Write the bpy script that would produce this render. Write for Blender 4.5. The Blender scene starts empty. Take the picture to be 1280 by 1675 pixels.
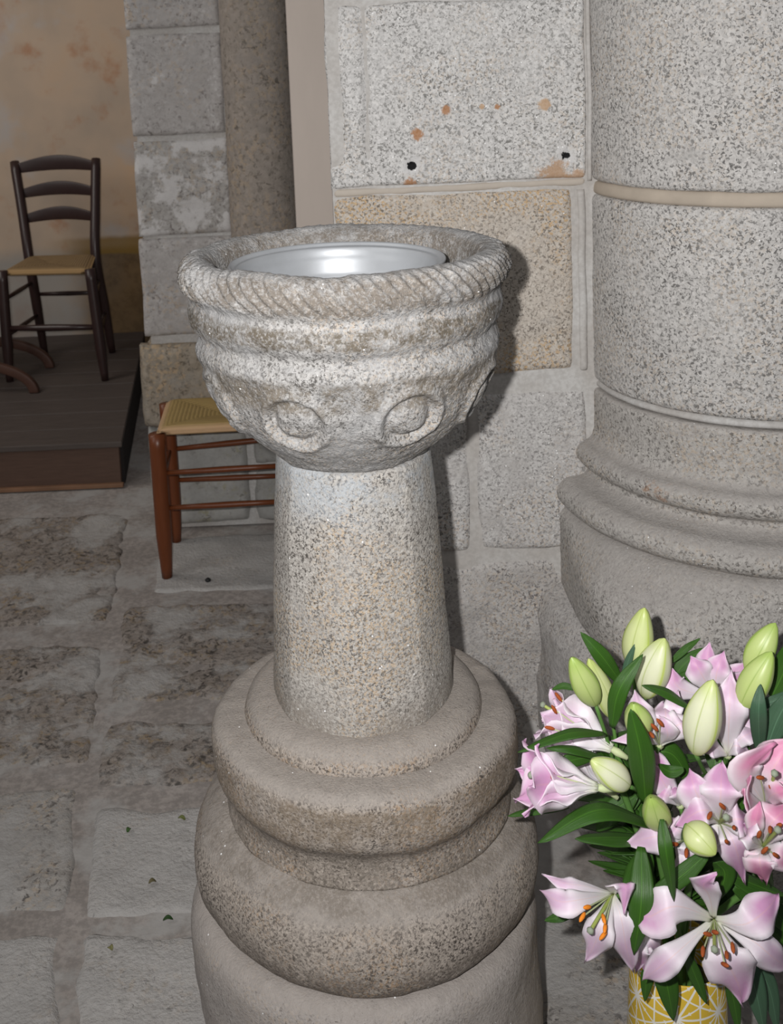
import bpy, math, random
import numpy as np
from math import sin, cos, pi, radians, sqrt, atan2
from mathutils import Vector, Matrix

random.seed(7)
SC = bpy.context.scene
COL = SC.collection

# ------------------------------------------------------------------ camera
FPX, CX, CY = 1780.0, 540.0, 350.0
PITCH, ROLL, EYE = radians(8), radians(2.55), 1.49
F_ = np.array([0, cos(PITCH), -sin(PITCH)])
U0 = np.array([0, sin(PITCH), cos(PITCH)])
R0 = np.array([1.0, 0, 0])
R_ = R0 * cos(ROLL) - U0 * sin(ROLL)
U_ = U0 * cos(ROLL) + R0 * sin(ROLL)
EYEP = np.array([0, 0, EYE])
cam_d = bpy.data.cameras.new('camera')
cam = bpy.data.objects.new('camera', cam_d)
COL.objects.link(cam)
cam.matrix_world = Matrix(((R_[0], U_[0], -F_[0], 0), (R_[1], U_[1], -F_[1], 0), (R_[2], U_[2], -F_[2], EYE), (0, 0, 0, 1)))
cam_d.sensor_width = 36
cam_d.sensor_fit = 'AUTO'
cam_d.lens = 36 * FPX / 1675.0
cam_d.shift_x = (640 - CX) / 1675.0
cam_d.shift_y = -(837.5 - CY) / 1675.0
cam_d.clip_start = 0.02
cam_d.dof.use_dof = True
cam_d.dof.focus_distance = 1.55
cam_d.dof.aperture_fstop = 11
SC.camera = cam

# ------------------------------------------------------------------ world, light, exposure
w = bpy.data.worlds.new('world')
SC.world = w
w.use_nodes = True
w.node_tree.nodes['Background'].inputs[0].default_value = (0.85, 0.9, 1.0, 1)
w.node_tree.nodes['Background'].inputs[1].default_value = 0.08


def aim(o, target):
    d = Vector(target) - o.location
    o.rotation_euler = d.to_track_quat('-Z', 'Y').to_euler()


ld = bpy.data.lights.new('camera_flash', 'SPOT')
ld.energy = 122
ld.spot_size = radians(112)
ld.spot_blend = 1.0
ld.shadow_soft_size = 0.012
ld.color = (1.0, 0.985, 0.97)
flash = bpy.data.objects.new('camera_flash', ld)
COL.objects.link(flash)
flash.location = tuple(EYEP - R_ * 0.070 + U_ * 0.03 + F_ * 0.05)
aim(flash, (0.17, 2.0, 1.02))
ld = bpy.data.lights.new('chapel_window_light', 'AREA')
ld.energy = 22
ld.shape = 'RECTANGLE'
ld.size, ld.size_y = 0.9, 1.6
ld.color = (1.0, 0.93, 0.86)
wl = bpy.data.objects.new('chapel_window_light', ld)
COL.objects.link(wl)
wl.location = (-2.6, 3.4, 2.7)
aim(wl, (-1.4, 5.4, 0.9))
ld = bpy.data.lights.new('nave_window_light', 'AREA')
ld.energy = 27
ld.shape = 'RECTANGLE'
ld.size, ld.size_y = 1.6, 2.4
ld.color = (1.0, 0.98, 0.95)
wl = bpy.data.objects.new('nave_window_light', ld)
COL.objects.link(wl)
wl.location = (-3.0, 0.4, 3.2)
aim(wl, (-0.4, 2.4, 0))

SC.view_settings.view_transform = 'Standard'
SC.view_settings.look = 'None'
SC.view_settings.gamma = 1
SC.view_settings.use_curve_mapping = False
SC.view_settings.exposure = 0.0


# ------------------------------------------------------------------ maths helpers
def ray(x, y):
    return F_ + (x - CX) / FPX * R_ + (CY - y) / FPX * U_


def at(x, y, Y):
    """point of the plane Y=const seen at photo pixel x, y"""
    r = ray(x, y)
    return EYEP + r * (Y / r[1])


def atz(x, y, Z=0.0):
    r = ray(x, y)
    return EYEP + r * ((Z - EYE) / r[2])


def hash3(i, j, k, seed):
    n = (i * 374761393 + j * 668265263 + k * 2147483647 + seed * 1274126177) & 0xFFFFFFFF
    n = ((n ^ (n >> 13)) * 1274126177) & 0xFFFFFFFF
    n = (n ^ (n >> 16)) & 0xFFFFFFFF
    return n / 4294967295.0


def vnoise(p, scale, seed=0):
    q = np.asarray(p, float) * scale
    i = np.floor(q).astype(np.int64)
    f = q - i
    f = f * f * (3 - 2 * f)
    out = 0
    for a in (0, 1):
        for b in (0, 1):
            for c in (0, 1):
                h = hash3(i[..., 0] + a, i[..., 1] + b, i[..., 2] + c, seed)
                wt = (f[..., 0] if a else 1 - f[..., 0]) * (f[..., 1] if b else 1 - f[..., 1]) * (f[..., 2] if c else 1 - f[..., 2])
                out = out + h * wt
    return out * 2 - 1


def fbm(p, scale, octv=3, seed=0):
    s, a, t = 0, 1.0, 0
    for o in range(octv):
        s = s + a * vnoise(p, scale * 2.03 ** o, seed + 17 * o)
        t += a
        a *= 0.5
    return s / t


def smooth(a, b, x):
    t = np.clip((x - a) / (b - a), 0, 1)
    return t * t * (3 - 2 * t)


def nrm(v):
    v = np.asarray(v, float)
    return v / max(1e-9, np.linalg.norm(v))


# ------------------------------------------------------------------ object helpers
def mk(name, V, Fc, mat, parent=None, smooth_=True, uv=None, **props):
    me = bpy.data.meshes.new(name)
    me.from_pydata([tuple(map(float, v)) for v in V], [], [tuple(map(int, f)) for f in Fc])
    me.materials.append(mat)
    if smooth_:
        me.polygons.foreach_set('use_smooth', [True] * len(me.polygons))
    if uv is not None:
        l = me.uv_layers.new(name='uv')
        idx = np.empty(len(me.loops), np.int32)
        me.loops.foreach_get('vertex_index', idx)
        l.data.foreach_set('uv', np.asarray(uv, np.float32)[idx].ravel())
    me.update()
    o = bpy.data.objects.new(name, me)
    COL.objects.link(o)
    if parent is not None:
        put(o, parent)
    for k, v in props.items():
        o[k] = v
    return o


def put(o, parent):
    """parent o, keeping where it stands (parents carry translation only)"""
    o.parent = parent
    t = world_loc(parent)
    o.matrix_parent_inverse = Matrix.Translation(-t)


def world_loc(o):
    t = Vector(o.location)
    if o.parent is not None:
        t = t + o.matrix_parent_inverse.to_translation() + world_loc(o.parent)
    return t


def thing(name, label, cat, loc, group=None):
    o = bpy.data.objects.new(name, None)
    COL.objects.link(o)
    o.empty_display_size = 0.05
    o.location = loc
    o['label'] = label
    o['category'] = cat
    if group:
        o['group'] = group
    return o


def bevel(o, wd=0.003, seg=2):
    m = o.modifiers.new('bevel', 'BEVEL')
    m.width = wd
    m.segments = seg
    return o


def box_geo(x0, x1, y0, y1, z0, z1):
    V = [(x, y, z) for x in (x0, x1) for y in (y0, y1) for z in (z0, z1)]
    Fc = [(0, 1, 3, 2), (4, 6, 7, 5), (0, 4, 5, 1), (2, 3, 7, 6), (0, 2, 6, 4), (1, 5, 7, 3)]
    return V, Fc


def box(name, x0, x1, y0, y1, z0, z1, mat, parent=None, bv=0.003, **p):
    V, Fc = box_geo(x0, x1, y0, y1, z0, z1)
    o = mk(name, V, Fc, mat, parent, False, **p)
    if bv:
        bevel(o, bv)
    return o


def patch(name, c, thick, mat, parent=None, res=0.012, amp=0.002, rnd=0.012, seed=0, nscale=18, holes=(), edge=0.004, extra=None, **p):
    """a dressed stone: quad face c00,c10,c11,c01 (counter-clockwise seen from outside), worn edges, sides going back"""
    c = [np.array(q, float) for q in c]
    n = nrm(np.cross(c[1] - c[0], c[3] - c[0]))
    lu = (np.linalg.norm(c[1] - c[0]) + np.linalg.norm(c[2] - c[3])) / 2
    lv = (np.linalg.norm(c[3] - c[0]) + np.linalg.norm(c[2] - c[1])) / 2
    nu, nv = max(3, int(lu / res)), max(3, int(lv / res))

    def sp(k, L):
        s = np.linspace(0, 1, k + 1)
        return s
    u = sp(nu, lu)
    v = sp(nv, lv)
    Ug, Vg = np.meshgrid(u, v)
    P = (c[0] * ((1 - Ug) * (1 - Vg))[..., None] + c[1] * (Ug * (1 - Vg))[..., None] + c[2] * (Ug * Vg)[..., None] + c[3] * ((1 - Ug) * Vg)[..., None])
    du = np.minimum(Ug, 1 - Ug) * lu
    dv = np.minimum(Vg, 1 - Vg) * lv
    e = np.minimum(du, dv)
    corner = np.maximum(0, rnd * 1.8 - du - dv)
    R = rnd * (1 + 0.5 * fbm(P, 14, 2, seed + 5))
    k = np.clip(1 - e / R, 0, 1)
    drop = R * 0.8 * (1 - np.sqrt(np.clip(1 - k * k, 0, 1))) + corner * 0.3
    d = amp * fbm(P, nscale, 4, seed) - drop
    if extra is not None:
        d = d + extra(P)
    for (hx, hy, hz, hr, hd) in holes:
        rr = np.linalg.norm(P - np.array([hx, hy, hz]), axis=-1)
        d = d - hd * (1 - smooth(hr * 0.75, hr * 1.1, rr))
    # wandering outline
    tu = nrm(c[1] - c[0])
    tv = nrm(c[3] - c[0])
    wob_u = edge * fbm(P, 12, 2, seed + 31)
    wob_v = edge * fbm(P, 12, 2, seed + 47)
    Q = P + d[..., None] * n + wob_u[..., None] * tu + wob_v[..., None] * tv
    V = Q.reshape(-1, 3).tolist()
    W = nu + 1
    Fc = [(j * W + i, j * W + i + 1, (j + 1) * W + i + 1, (j + 1) * W + i) for j in range(nv) for i in range(nu)]
    rim = [i for i in range(W)] + [j * W + nu for j in range(1, nv + 1)] + [nv * W + i for i in range(nu - 1, -1, -1)] + [j * W for j in range(nv - 1, 0, -1)]
    b0 = len(V)
    for i in rim:
        V.append((np.array(V[i]) - n * thick).tolist())
    m = len(rim)
    for i in range(m):
        Fc.append((rim[i], b0 + i, b0 + (i + 1) % m, rim[(i + 1) % m]))
    Fc.append(tuple(b0 + i for i in range(m - 1, -1, -1)))
    return mk(name, V, Fc, mat, parent, **p)


def lathe(name, prof, cx, cy, mat, parent=None, seg=256, step=0.004, a0=0.0, a1=2 * pi, sup=None, disp=None, amp=0.0, nscale=20, seed=0, **p):
    """prof: list of (r, z) from bottom outside to top; resampled; disp(P, phi, z, r) adds to r"""
    pr = [np.array(q, float) for q in prof]
    pts = []
    for i in range(len(pr) - 1):
        L = np.linalg.norm(pr[i + 1] - pr[i])
        k = max(1, int(L / step))
        for j in range(k):
            t = j / k
            pts.append(pr[i] * (1 - t) + pr[i + 1] * t)
    pts.append(pr[-1])
    pts = np.array(pts)
    # soften corners
    sm = pts.copy()
    for _ in range(2):
        sm[1:-1] = (sm[:-2] + 2 * sm[1:-1] + sm[2:]) / 4
    pts = sm
    closed = abs(a1 - a0 - 2 * pi) < 1e-6
    ns = seg if closed else seg + 1
    phi = a0 + (a1 - a0) * np.arange(ns) / seg
    PH, RR = np.meshgrid(phi, pts[:, 0])
    ZZ = np.repeat(pts[:, 1][:, None], ns, 1)
    tan = np.gradient(pts, axis=0)
    nr = tan[:, 1] / np.maximum(1e-9, np.hypot(tan[:, 0], tan[:, 1]))
    nz = -tan[:, 0] / np.maximum(1e-9, np.hypot(tan[:, 0], tan[:, 1]))
    if sup is not None:
        RR = RR * sup(PH, ZZ)
    P = np.stack([cx + RR * np.cos(PH), cy + RR * np.sin(PH), ZZ], -1)
    d = np.zeros_like(RR)
    if amp:
        d = d + amp * fbm(P, nscale, 4, seed)
    if disp is not None:
        d = d + disp(P, PH, ZZ, RR)
    fade = np.clip(np.abs(RR) / 0.02, 0, 1)
    NR = nr[:, None] * d * fade
    NZ = nz[:, None] * d * fade
    P = np.stack([cx + (RR + NR) * np.cos(PH), cy + (RR + NR) * np.sin(PH), ZZ + NZ], -1)
    V = P.reshape(-1, 3)
    Fc = []
    n = len(pts)
    for j in range(n - 1):
        for i in range(seg if closed else seg):
            i2 = (i + 1) % ns
            Fc.append((j * ns + i, j * ns + i2, (j + 1) * ns + i2, (j + 1) * ns + i))
    return mk(name, V, Fc, mat, parent, **p)


def tube_geo(pts, rad, seg=8, V=None, Fc=None, squash=None):
    V = [] if V is None else V
    Fc = [] if Fc is None else Fc
    pts = [np.array(q, float) for q in pts]
    n = len(pts)
    if not hasattr(rad, '__len__'):
        rad = [rad] * n
    b = len(V)
    up = None
    for i in range(n):
        t = nrm(pts[min(n - 1, i + 1)] - pts[max(0, i - 1)])
        if up is None:
            up = nrm(np.cross(t, [0.3, 1, 0.1]) if abs(t[1]) < 0.9 else np.cross(t, [1, 0, 0]))
        up = nrm(up - t * (up @ t))
        s = np.cross(t, up)
        for k in range(seg):
            a = 2 * pi * (k + 0.5) / seg
            q = (1, 1) if squash is None else squash
            V.append(pts[i] + rad[i] * (q[0] * cos(a) * up + q[1] * sin(a) * s))
    for i in range(n - 1):
        for k in range(seg):
            k2 = (k + 1) % seg
            Fc.append((b + i * seg + k, b + i * seg + k2, b + (i + 1) * seg + k2, b + (i + 1) * seg + k))
    Fc.append(tuple(b + k for k in range(seg - 1, -1, -1)))
    Fc.append(tuple(b + (n - 1) * seg + k for k in range(seg)))
    return V, Fc


def spline(P, n=12):
    P = [np.array(q, float) for q in P]
    Q = [2 * P[0] - P[1]] + P + [2 * P[-1] - P[-2]]
    out = []
    m = len(P) - 1
    for s in range(n + 1):
        g = s / n * m
        i = min(m - 1, int(g))
        t = g - i
        a, b, c, d = Q[i], Q[i + 1], Q[i + 2], Q[i + 3]
        out.append(0.5 * ((2 * b) + (c - a) * t + (2 * a - 5 * b + 4 * c - d) * t * t + (3 * b - a - 3 * c + d) * t ** 3))
    return out


# ------------------------------------------------------------------ materials
class NT:
    def __init__(s, name):
        s.m = bpy.data.materials.new(name)
        s.m.use_nodes = True
        s.t = s.m.node_tree
        s.b = s.t.nodes['Principled BSDF']
        s.tc = s.t.nodes.new('ShaderNodeTexCoord')

    def n(s, typ, **kw):
        nd = s.t.nodes.new(typ)
        for k, v in kw.items():
            if hasattr(nd, k):
                setattr(nd, k, v)
            else:
                nd.inputs[k.replace('_', ' ')].default_value = v
        return nd

    def l(s, a, b):
        s.t.links.new(a, b)

    def mapping(s, sc=(1, 1, 1), off=(0, 0, 0), src='Object', rot=(0, 0, 0)):
        mp = s.n('ShaderNodeMapping')
        mp.inputs['Scale'].default_value = sc
        mp.inputs['Location'].default_value = off
        mp.inputs['Rotation'].default_value = rot
        s.l(s.tc.outputs[src], mp.inputs[0])
        return mp.outputs[0]

    def noise(s, scale, detail=2, rough=0.5, vec=None, dist=0.0):
        nd = s.n('ShaderNodeTexNoise')
        nd.inputs['Scale'].default_value = scale
        nd.inputs['Detail'].default_value = detail
        nd.inputs['Roughness'].default_value = rough
        nd.inputs['Distortion'].default_value = dist
        if vec is not None:
            s.l(vec, nd.inputs['Vector'])
        return nd.outputs['Fac']

    def ramp(s, fac, stops, interp='LINEAR'):
        nd = s.n('ShaderNodeValToRGB')
        nd.color_ramp.interpolation = interp
        e = nd.color_ramp.elements
        while len(e) < len(stops):
            e.new(0.5)
        for el, (p, c) in zip(e, stops):
            el.position = p
            el.color = c if len(c) == 4 else (*c, 1)
        s.l(fac, nd.inputs[0])
        return nd.outputs[0]

    def bw(s, fac, a, b, lo=0.0, hi=1.0):
        nd = s.n('ShaderNodeMapRange')
        nd.interpolation_type = 'SMOOTHSTEP'
        nd.inputs['From Min'].default_value = a
        nd.inputs['From Max'].default_value = b
        nd.inputs['To Min'].default_value = lo
        nd.inputs['To Max'].default_value = hi
        s.l(fac, nd.inputs['Value'])
        return nd.outputs[0]

    def mix(s, fac, a, b, typ='MIX'):
        nd = s.n('ShaderNodeMix')
        nd.data_type = 'RGBA'
        nd.blend_type = typ
        for sock, v in ((nd.inputs['Factor'], fac), (nd.inputs[6], a), (nd.inputs[7], b)):
            if isinstance(v, (int, float)):
                sock.default_value = v
            elif isinstance(v, (tuple, list)):
                sock.default_value = (*v, 1) if len(v) == 3 else v
            else:
                s.l(v, sock)
        return nd.outputs[2]

    def math(s, op, a, b=0.0):
        nd = s.n('ShaderNodeMath')
        nd.operation = op
        for i, v in enumerate((a, b)):
            if isinstance(v, (int, float)):
                nd.inputs[i].default_value = v
            else:
                s.l(v, nd.inputs[i])
        return nd.outputs[0]

    def bump(s, h, strength=0.4, dist=0.002, prev=None):
        nd = s.n('ShaderNodeBump')
        nd.inputs['Strength'].default_value = strength
        nd.inputs['Distance'].default_value = dist
        s.l(h, nd.inputs['Height'])
        if prev is not None:
            s.l(prev, nd.inputs['Normal'])
        s.l(nd.outputs[0], s.b.inputs['Normal'])
        return nd.outputs[0]

    def done(s, col=None, rough=0.8, spec=0.3):
        if col is not None:
            if isinstance(col, (tuple, list)):
                s.b.inputs['Base Color'].default_value = (*col, 1)
            else:
                s.l(col, s.b.inputs['Base Color'])
        s.b.inputs['Roughness'].default_value = rough
        s.b.inputs['Specular IOR Level'].default_value = spec
        return s.m


def granite(name, light=(.60, .585, .57), mid=(.40, .385, .375), dark=(.10, .095, .09), tan=(.50, .36, .22), scale=150,
            speck=(.36, .46), tanamt=0.35, dust=0.3, dustcol=(.40, .37, .35), patch=None, off=0.0, rough=0.75, bumpd=0.0015, ground=False, settle=0.0, zb=None, glint=True, spots=()):
    s = NT(name)
    v = s.mapping(off=(off, off * 1.7, -off))
    vor = s.n('ShaderNodeTexVoronoi')
    vor.inputs['Scale'].default_value = scale * 1.0
    s.l(v, vor.inputs['Vector'])
    sep = s.n('ShaderNodeSeparateColor')
    s.l(vor.outputs['Color'], sep.inputs[0])
    base = s.mix(s.math('ADD', s.bw(sep.outputs[0], 0.0, 1.0, 0, .45), s.bw(s.noise(scale * .5, 3, .7, v), .35, .65, 0, .55)), light, mid)
    fine = s.noise(scale, 3, 0.6, v)
    # tan feldspar in drifts
    tm = s.math('MULTIPLY', s.bw(s.noise(scale * 0.8, 2, 0.5, v), 0.5, 0.6), s.bw(s.noise(7, 3, 0.6, v), 0.42, 0.62, 0, tanamt))
    base = s.mix(tm, base, tan)
    f2 = s.noise(scale * 0.85, 4, 0.65, s.mapping(off=(off + 3, 5, 1)), dist=0.6)
    big = s.bw(s.noise(9, 3, 0.6, v), 0.3, 0.7, 0.55, 1.0)
    dk = s.math('MULTIPLY', s.bw(f2, speck[0], speck[1], 1, 0), big)
    base = s.mix(dk, base, dark)
    # dust and old lime wash hide the grain in soft patches
    dm = s.bw(s.noise(11, 5, 0.62, s.mapping(off=(9 + off, 2, 4))), 0.62 - dust * 0.35, 0.78 - dust * 0.25, 0, 0.85)
    if settle:
        geo = s.n('ShaderNodeNewGeometry')
        gx = s.n('ShaderNodeSeparateXYZ')
        s.l(geo.outputs['Normal'], gx.inputs[0])
        dm = s.math('MAXIMUM', s.math('MULTIPLY', dm, 1 - settle * .4), s.bw(s.math('ADD', gx.outputs[2], s.math('MULTIPLY', s.math('SUBTRACT', s.noise(30, 4, .7, v), .5), .5)), .25, .75, 0, settle))
        dm = s.math('MULTIPLY', dm, s.bw(s.noise(scale, 2, .7, v), .36, .50, .6, 1))
    dc = s.mix(s.noise(60, 4, 0.6, v), tuple(c * 0.8 for c in dustcol), tuple(min(1, c * 1.2) for c in dustcol))
    col = s.mix(dm, base, dc)
    if ground:
        col = s.mix(s.bw(s.noise(4.5, 6, .68, s.mapping(off=(2, 2, 2))), .46, .60, 0, .85), col, s.mix(s.noise(50, 4, .6, v), (.34, .328, .315), (.47, .455, .44)))
    if patch:
        pc, pa, pb, ps = patch
        col = s.mix(s.bw(s.noise(ps, 5, 0.65, s.mapping(off=(1 + off, 7, 3))), pa, pb, 0, 0.85), col, pc, 'MULTIPLY' if len(pc) == 3 and max(pc) > 0.7 else 'MIX')
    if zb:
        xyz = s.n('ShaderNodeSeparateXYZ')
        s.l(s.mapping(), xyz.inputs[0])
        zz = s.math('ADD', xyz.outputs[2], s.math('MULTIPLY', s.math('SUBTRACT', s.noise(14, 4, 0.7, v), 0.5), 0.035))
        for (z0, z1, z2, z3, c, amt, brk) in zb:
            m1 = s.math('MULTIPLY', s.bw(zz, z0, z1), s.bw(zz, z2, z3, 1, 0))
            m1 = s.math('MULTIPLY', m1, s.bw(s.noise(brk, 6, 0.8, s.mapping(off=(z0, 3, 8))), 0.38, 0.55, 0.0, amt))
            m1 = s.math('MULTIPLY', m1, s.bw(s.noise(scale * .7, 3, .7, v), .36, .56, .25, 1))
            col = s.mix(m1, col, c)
    for (px, py, pz, pr, pc) in spots:
        gm = s.n('ShaderNodeVectorMath')
        gm.operation = 'DISTANCE'
        s.l(s.mapping(), gm.inputs[0])
        gm.inputs[1].default_value = (px, py, pz)
        blk = pc[0] < .01
        dd = s.math('ADD', gm.outputs['Value'], s.math('MULTIPLY', s.math('SUBTRACT', s.noise(90 if blk else 45, 4, 0.8, v), 0.5), pr * (1.0 if blk else 2.4)))
        col = s.mix(s.bw(dd, pr * (.62 if blk else 0.5), pr * (.75 if blk else 1), 1 if blk else .85, 0), col, pc)
    if glint:
        v2 = s.n('ShaderNodeTexVoronoi')
        v2.inputs['Scale'].default_value = 130
        s.l(v, v2.inputs['Vector'])
        sp2 = s.n('ShaderNodeSeparateColor')
        s.l(v2.outputs['Color'], sp2.inputs[0])
        g = s.math('MULTIPLY', s.math('GREATER_THAN', sp2.outputs[1], 0.975), s.bw(v2.outputs['Distance'], 0.10, 0.18, 1, 0))
        col = s.mix(g, col, (1, 1, 1))  # sparkle of mica flakes painted into the colour as white specks
    h = s.math('ADD', s.math('MULTIPLY', fine, 0.8), s.math('MULTIPLY', s.noise(55, 5, 0.7, v), 0.9))
    s.bump(h, 0.75, bumpd * 1.5)
    return s.done(col, rough, 0.25)


def flat(name, c, rough=0.6, var=0.15, sc=30, spec=0.3, bumpd=0.0006, metal=0.0, stretch=(1, 1, 1)):
    s = NT(name)
    v = s.mapping(sc=stretch)
    nz = s.noise(sc, 4, 0.6, v)
    col = s.mix(nz, tuple(max(0, x * (1 - var)) for x in c), tuple(min(1, x * (1 + var)) for x in c))
    if bumpd:
        s.bump(nz, 0.4, bumpd)
    s.b.inputs['Metallic'].default_value = metal
    return s.done(col, rough, spec)


MORT = NT('pale_mortar')
_v = MORT.mapping()
_c = MORT.mix(MORT.bw(MORT.noise(6, 4, 0.6, _v), 0.35, 0.65), (.54, .53, .515), (.45, .425, .40))
_c = MORT.mix(MORT.bw(MORT.noise(120, 3, 0.6, _v), 0.35, 0.65, 0, 0.4), _c, (.33, .31, .29))
MORT.bump(MORT.noise(60, 4, 0.6, _v), 0.5, 0.0015)
M_MORT = MORT.done(_c, 0.9, 0.2)

MF = NT('floor_dust_and_mortar')
_v = MF.mapping()
_c = MF.mix(MF.bw(MF.noise(7, 5, 0.65, _v), 0.35, 0.65), (.40, .36, .335), (.33, .295, .27))
_c = MF.mix(MF.bw(MF.noise(70, 4, 0.65, _v), 0.35, 0.62, 0, 0.5), _c, (.17, .155, .145))
_c = MF.mix(MF.bw(MF.noise(4.5, 6, .68, MF.mapping(off=(2, 2, 2))), .46, .60, 0, .85), _c, MF.mix(MF.noise(50, 4, .6, _v), (.34, .328, .315), (.47, .455, .44)))
MF.bump(MF.noise(35, 5, 0.65, _v), 0.6, 0.003)
M_FLOORM = MF.done(_c, 0.9, 0.2)

# rust and filler marks round the two drill holes in the wall
HOLE_L = tuple(at(673, 272, 2.0))
HOLE_R = tuple(at(925, 255, 2.0))


def wp(x, y):
    return tuple(at(x, y, 2.0))


RUST = (.38, .17, .06)
BLK = (.006, .006, .007)
WSPOTS = [(*HOLE_L, .022, (.60, .59, .585)), (*HOLE_R, .022, (.60, .59, .585)),
          (*wp(684, 220), .0145, RUST), (*wp(729, 180), .010, RUST), (*wp(668, 306), .018, RUST), (*wp(890, 172), .012, (.50, .33, .2)),
          (*wp(788, 175), .006, (.5, .33, .2)), (*wp(812, 175), .006, RUST), (*wp(905, 288), .036, (.42, .26, .15)), (*wp(943, 288), .022, (.45, .29, .18)), (*wp(690, 345), .015, (.47, .30, .15)), (*HOLE_L, .0125, BLK), (*HOLE_R, .0118, BLK)]
M_WALL_A = granite('granite_pale', off=1, dust=0.08, scale=235, tanamt=0.3, light=(.68, .665, .65), mid=(.47, .46, .45), dark=(.18, .175, .165), dustcol=(.50, .49, .48), speck=(.40, .50), spots=WSPOTS)
M_WALL_B = granite('granite_tan', off=2, dust=0.2, scale=235, tanamt=0.9, light=(.58, .53, .47), mid=(.42, .37, .32), tan=(.52, .36, .20), dark=(.14, .12, .10), dustcol=(.48, .45, .42), speck=(.39, .50))
M_WALL_C = granite('granite_grey', off=3, dust=0.4, scale=235, light=(.60, .585, .57), mid=(.42, .405, .395), dark=(.17, .16, .155), dustcol=(.43, .41, .395), speck=(.39, .50))
M_WALL_D = granite('granite_eroded', off=4, settle=.5, dust=0.6, scale=220, light=(.52, .50, .48), mid=(.38, .36, .345), dark=(.12, .11, .11), dustcol=(.40, .38, .365), speck=(.39, .49))
M_COL = granite('granite_column', off=5, dust=0.08, light=(.60, .58, .56), mid=(.42, .405, .39), dark=(.12, .115, .11), dustcol=(.42, .405, .39), speck=(.40, .495), tanamt=0.3, scale=220)
M_COLB = granite('granite_column_base', off=6, settle=.85, dust=0.3, scale=220, light=(.52, .495, .465), mid=(.37, .35, .33), dark=(.12, .11, .10), dustcol=(.38, .355, .335), speck=(.39, .49),
                 spots=[(*at(1060, 812, 1.76), .045, (.36, .22, .14))])
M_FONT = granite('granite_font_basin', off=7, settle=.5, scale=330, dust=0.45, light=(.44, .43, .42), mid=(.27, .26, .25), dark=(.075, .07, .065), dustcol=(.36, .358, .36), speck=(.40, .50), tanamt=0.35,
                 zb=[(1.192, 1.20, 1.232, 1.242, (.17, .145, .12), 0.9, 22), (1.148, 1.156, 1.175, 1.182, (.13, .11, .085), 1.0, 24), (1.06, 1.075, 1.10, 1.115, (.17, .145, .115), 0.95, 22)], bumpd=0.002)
M_SHAFT = granite('granite_font_shaft', off=8, settle=.6, scale=340, dust=0.25, light=(.50, .475, .44), mid=(.31, .285, .26), dark=(.07, .062, .055), dustcol=(.34, .325, .31), speck=(.40, .51), tanamt=0.6,
                  zb=[(.86, .93, 1.1, 1.2, (.40, .43, .46), 0.75, 12), (.58, .60, .615, .66, (.24, .21, .18), 0.8, 12)])
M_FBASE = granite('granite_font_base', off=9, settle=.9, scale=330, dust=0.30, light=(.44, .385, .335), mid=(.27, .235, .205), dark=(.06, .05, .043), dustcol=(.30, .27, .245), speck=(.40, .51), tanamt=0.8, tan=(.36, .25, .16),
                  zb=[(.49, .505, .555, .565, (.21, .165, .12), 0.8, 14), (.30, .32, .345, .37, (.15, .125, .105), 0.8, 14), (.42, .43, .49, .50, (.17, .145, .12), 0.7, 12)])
M_FPLINTH = granite('granite_font_plinth', off=10, settle=.9, scale=300, dust=0.65, light=(.42, .385, .36), mid=(.32, .29, .27), dark=(.11, .095, .085), dustcol=(.34, .305, .28), speck=(.35, .44), tanamt=0.3)
M_PIER = granite('granite_pier', off=11, scale=90, dust=0.55, light=(.50, .475, .46), mid=(.37, .345, .33), dark=(.20, .18, .17), dustcol=(.42, .395, .38), speck=(.34, .48), tanamt=0.4,
                 patch=((.62, .60, .59, 1), .58, .68, 16), glint=False)
M_PIERW = granite('granite_pier_limewashed', off=21, scale=90, dust=0.35, light=(.46, .44, .42), mid=(.34, .32, .30), dark=(.17, .15, .14), dustcol=(.42, .395, .38), speck=(.36, .50), tanamt=0.3,
                  patch=((.62, .60, .59, 1), .47, .56, 13), glint=False)
M_PIERB = granite('granite_pier_foot', off=12, scale=80, dust=0.35, light=(.36, .31, .25), mid=(.27, .23, .18), dark=(.12, .10, .075), dustcol=(.30, .275, .24), speck=(.34, .48), tanamt=0.7, glint=False)
M_PIERG = granite('granite_pier_mossy', off=13, scale=80, dust=0.85, light=(.42, .41, .39), mid=(.32, .31, .29), dark=(.16, .15, .13), dustcol=(.38, .375, .36), speck=(.34, .46), tanamt=0.4, tan=(.33, .30, .12), glint=False)
M_SHAFT2 = granite('granite_colonnette', off=14, scale=80, dust=0.35, light=(.36, .31, .27), mid=(.27, .235, .20), dark=(.13, .11, .09), dustcol=(.30, .265, .235), speck=(.34, .48), tanamt=0.3, glint=False)
M_SLAB = granite('flagstone_brown', ground=True, off=15, scale=75, dust=0.30, light=(.33, .29, .26), mid=(.22, .19, .165), dark=(.06, .052, .046), tan=(.30, .225, .14), dustcol=(.31, .285, .27), speck=(.38, .52), tanamt=0.8, bumpd=0.004, glint=False)
M_SLABG = granite('flagstone_grey', ground=True, off=16, scale=110, dust=0.75, light=(.50, .48, .46), mid=(.38, .365, .35), dark=(.16, .15, .145), dustcol=(.44, .425, .41), speck=(.33, .43), tanamt=0.2, bumpd=0.003, glint=False)
M_SLABM = granite('flagstone_mixed', ground=True, off=18, scale=95, dust=0.6, light=(.42, .395, .37), mid=(.30, .28, .26), dark=(.09, .08, .075), dustcol=(.35, .335, .32), speck=(.36, .48), tanamt=0.4, bumpd=0.003, glint=False)

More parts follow.
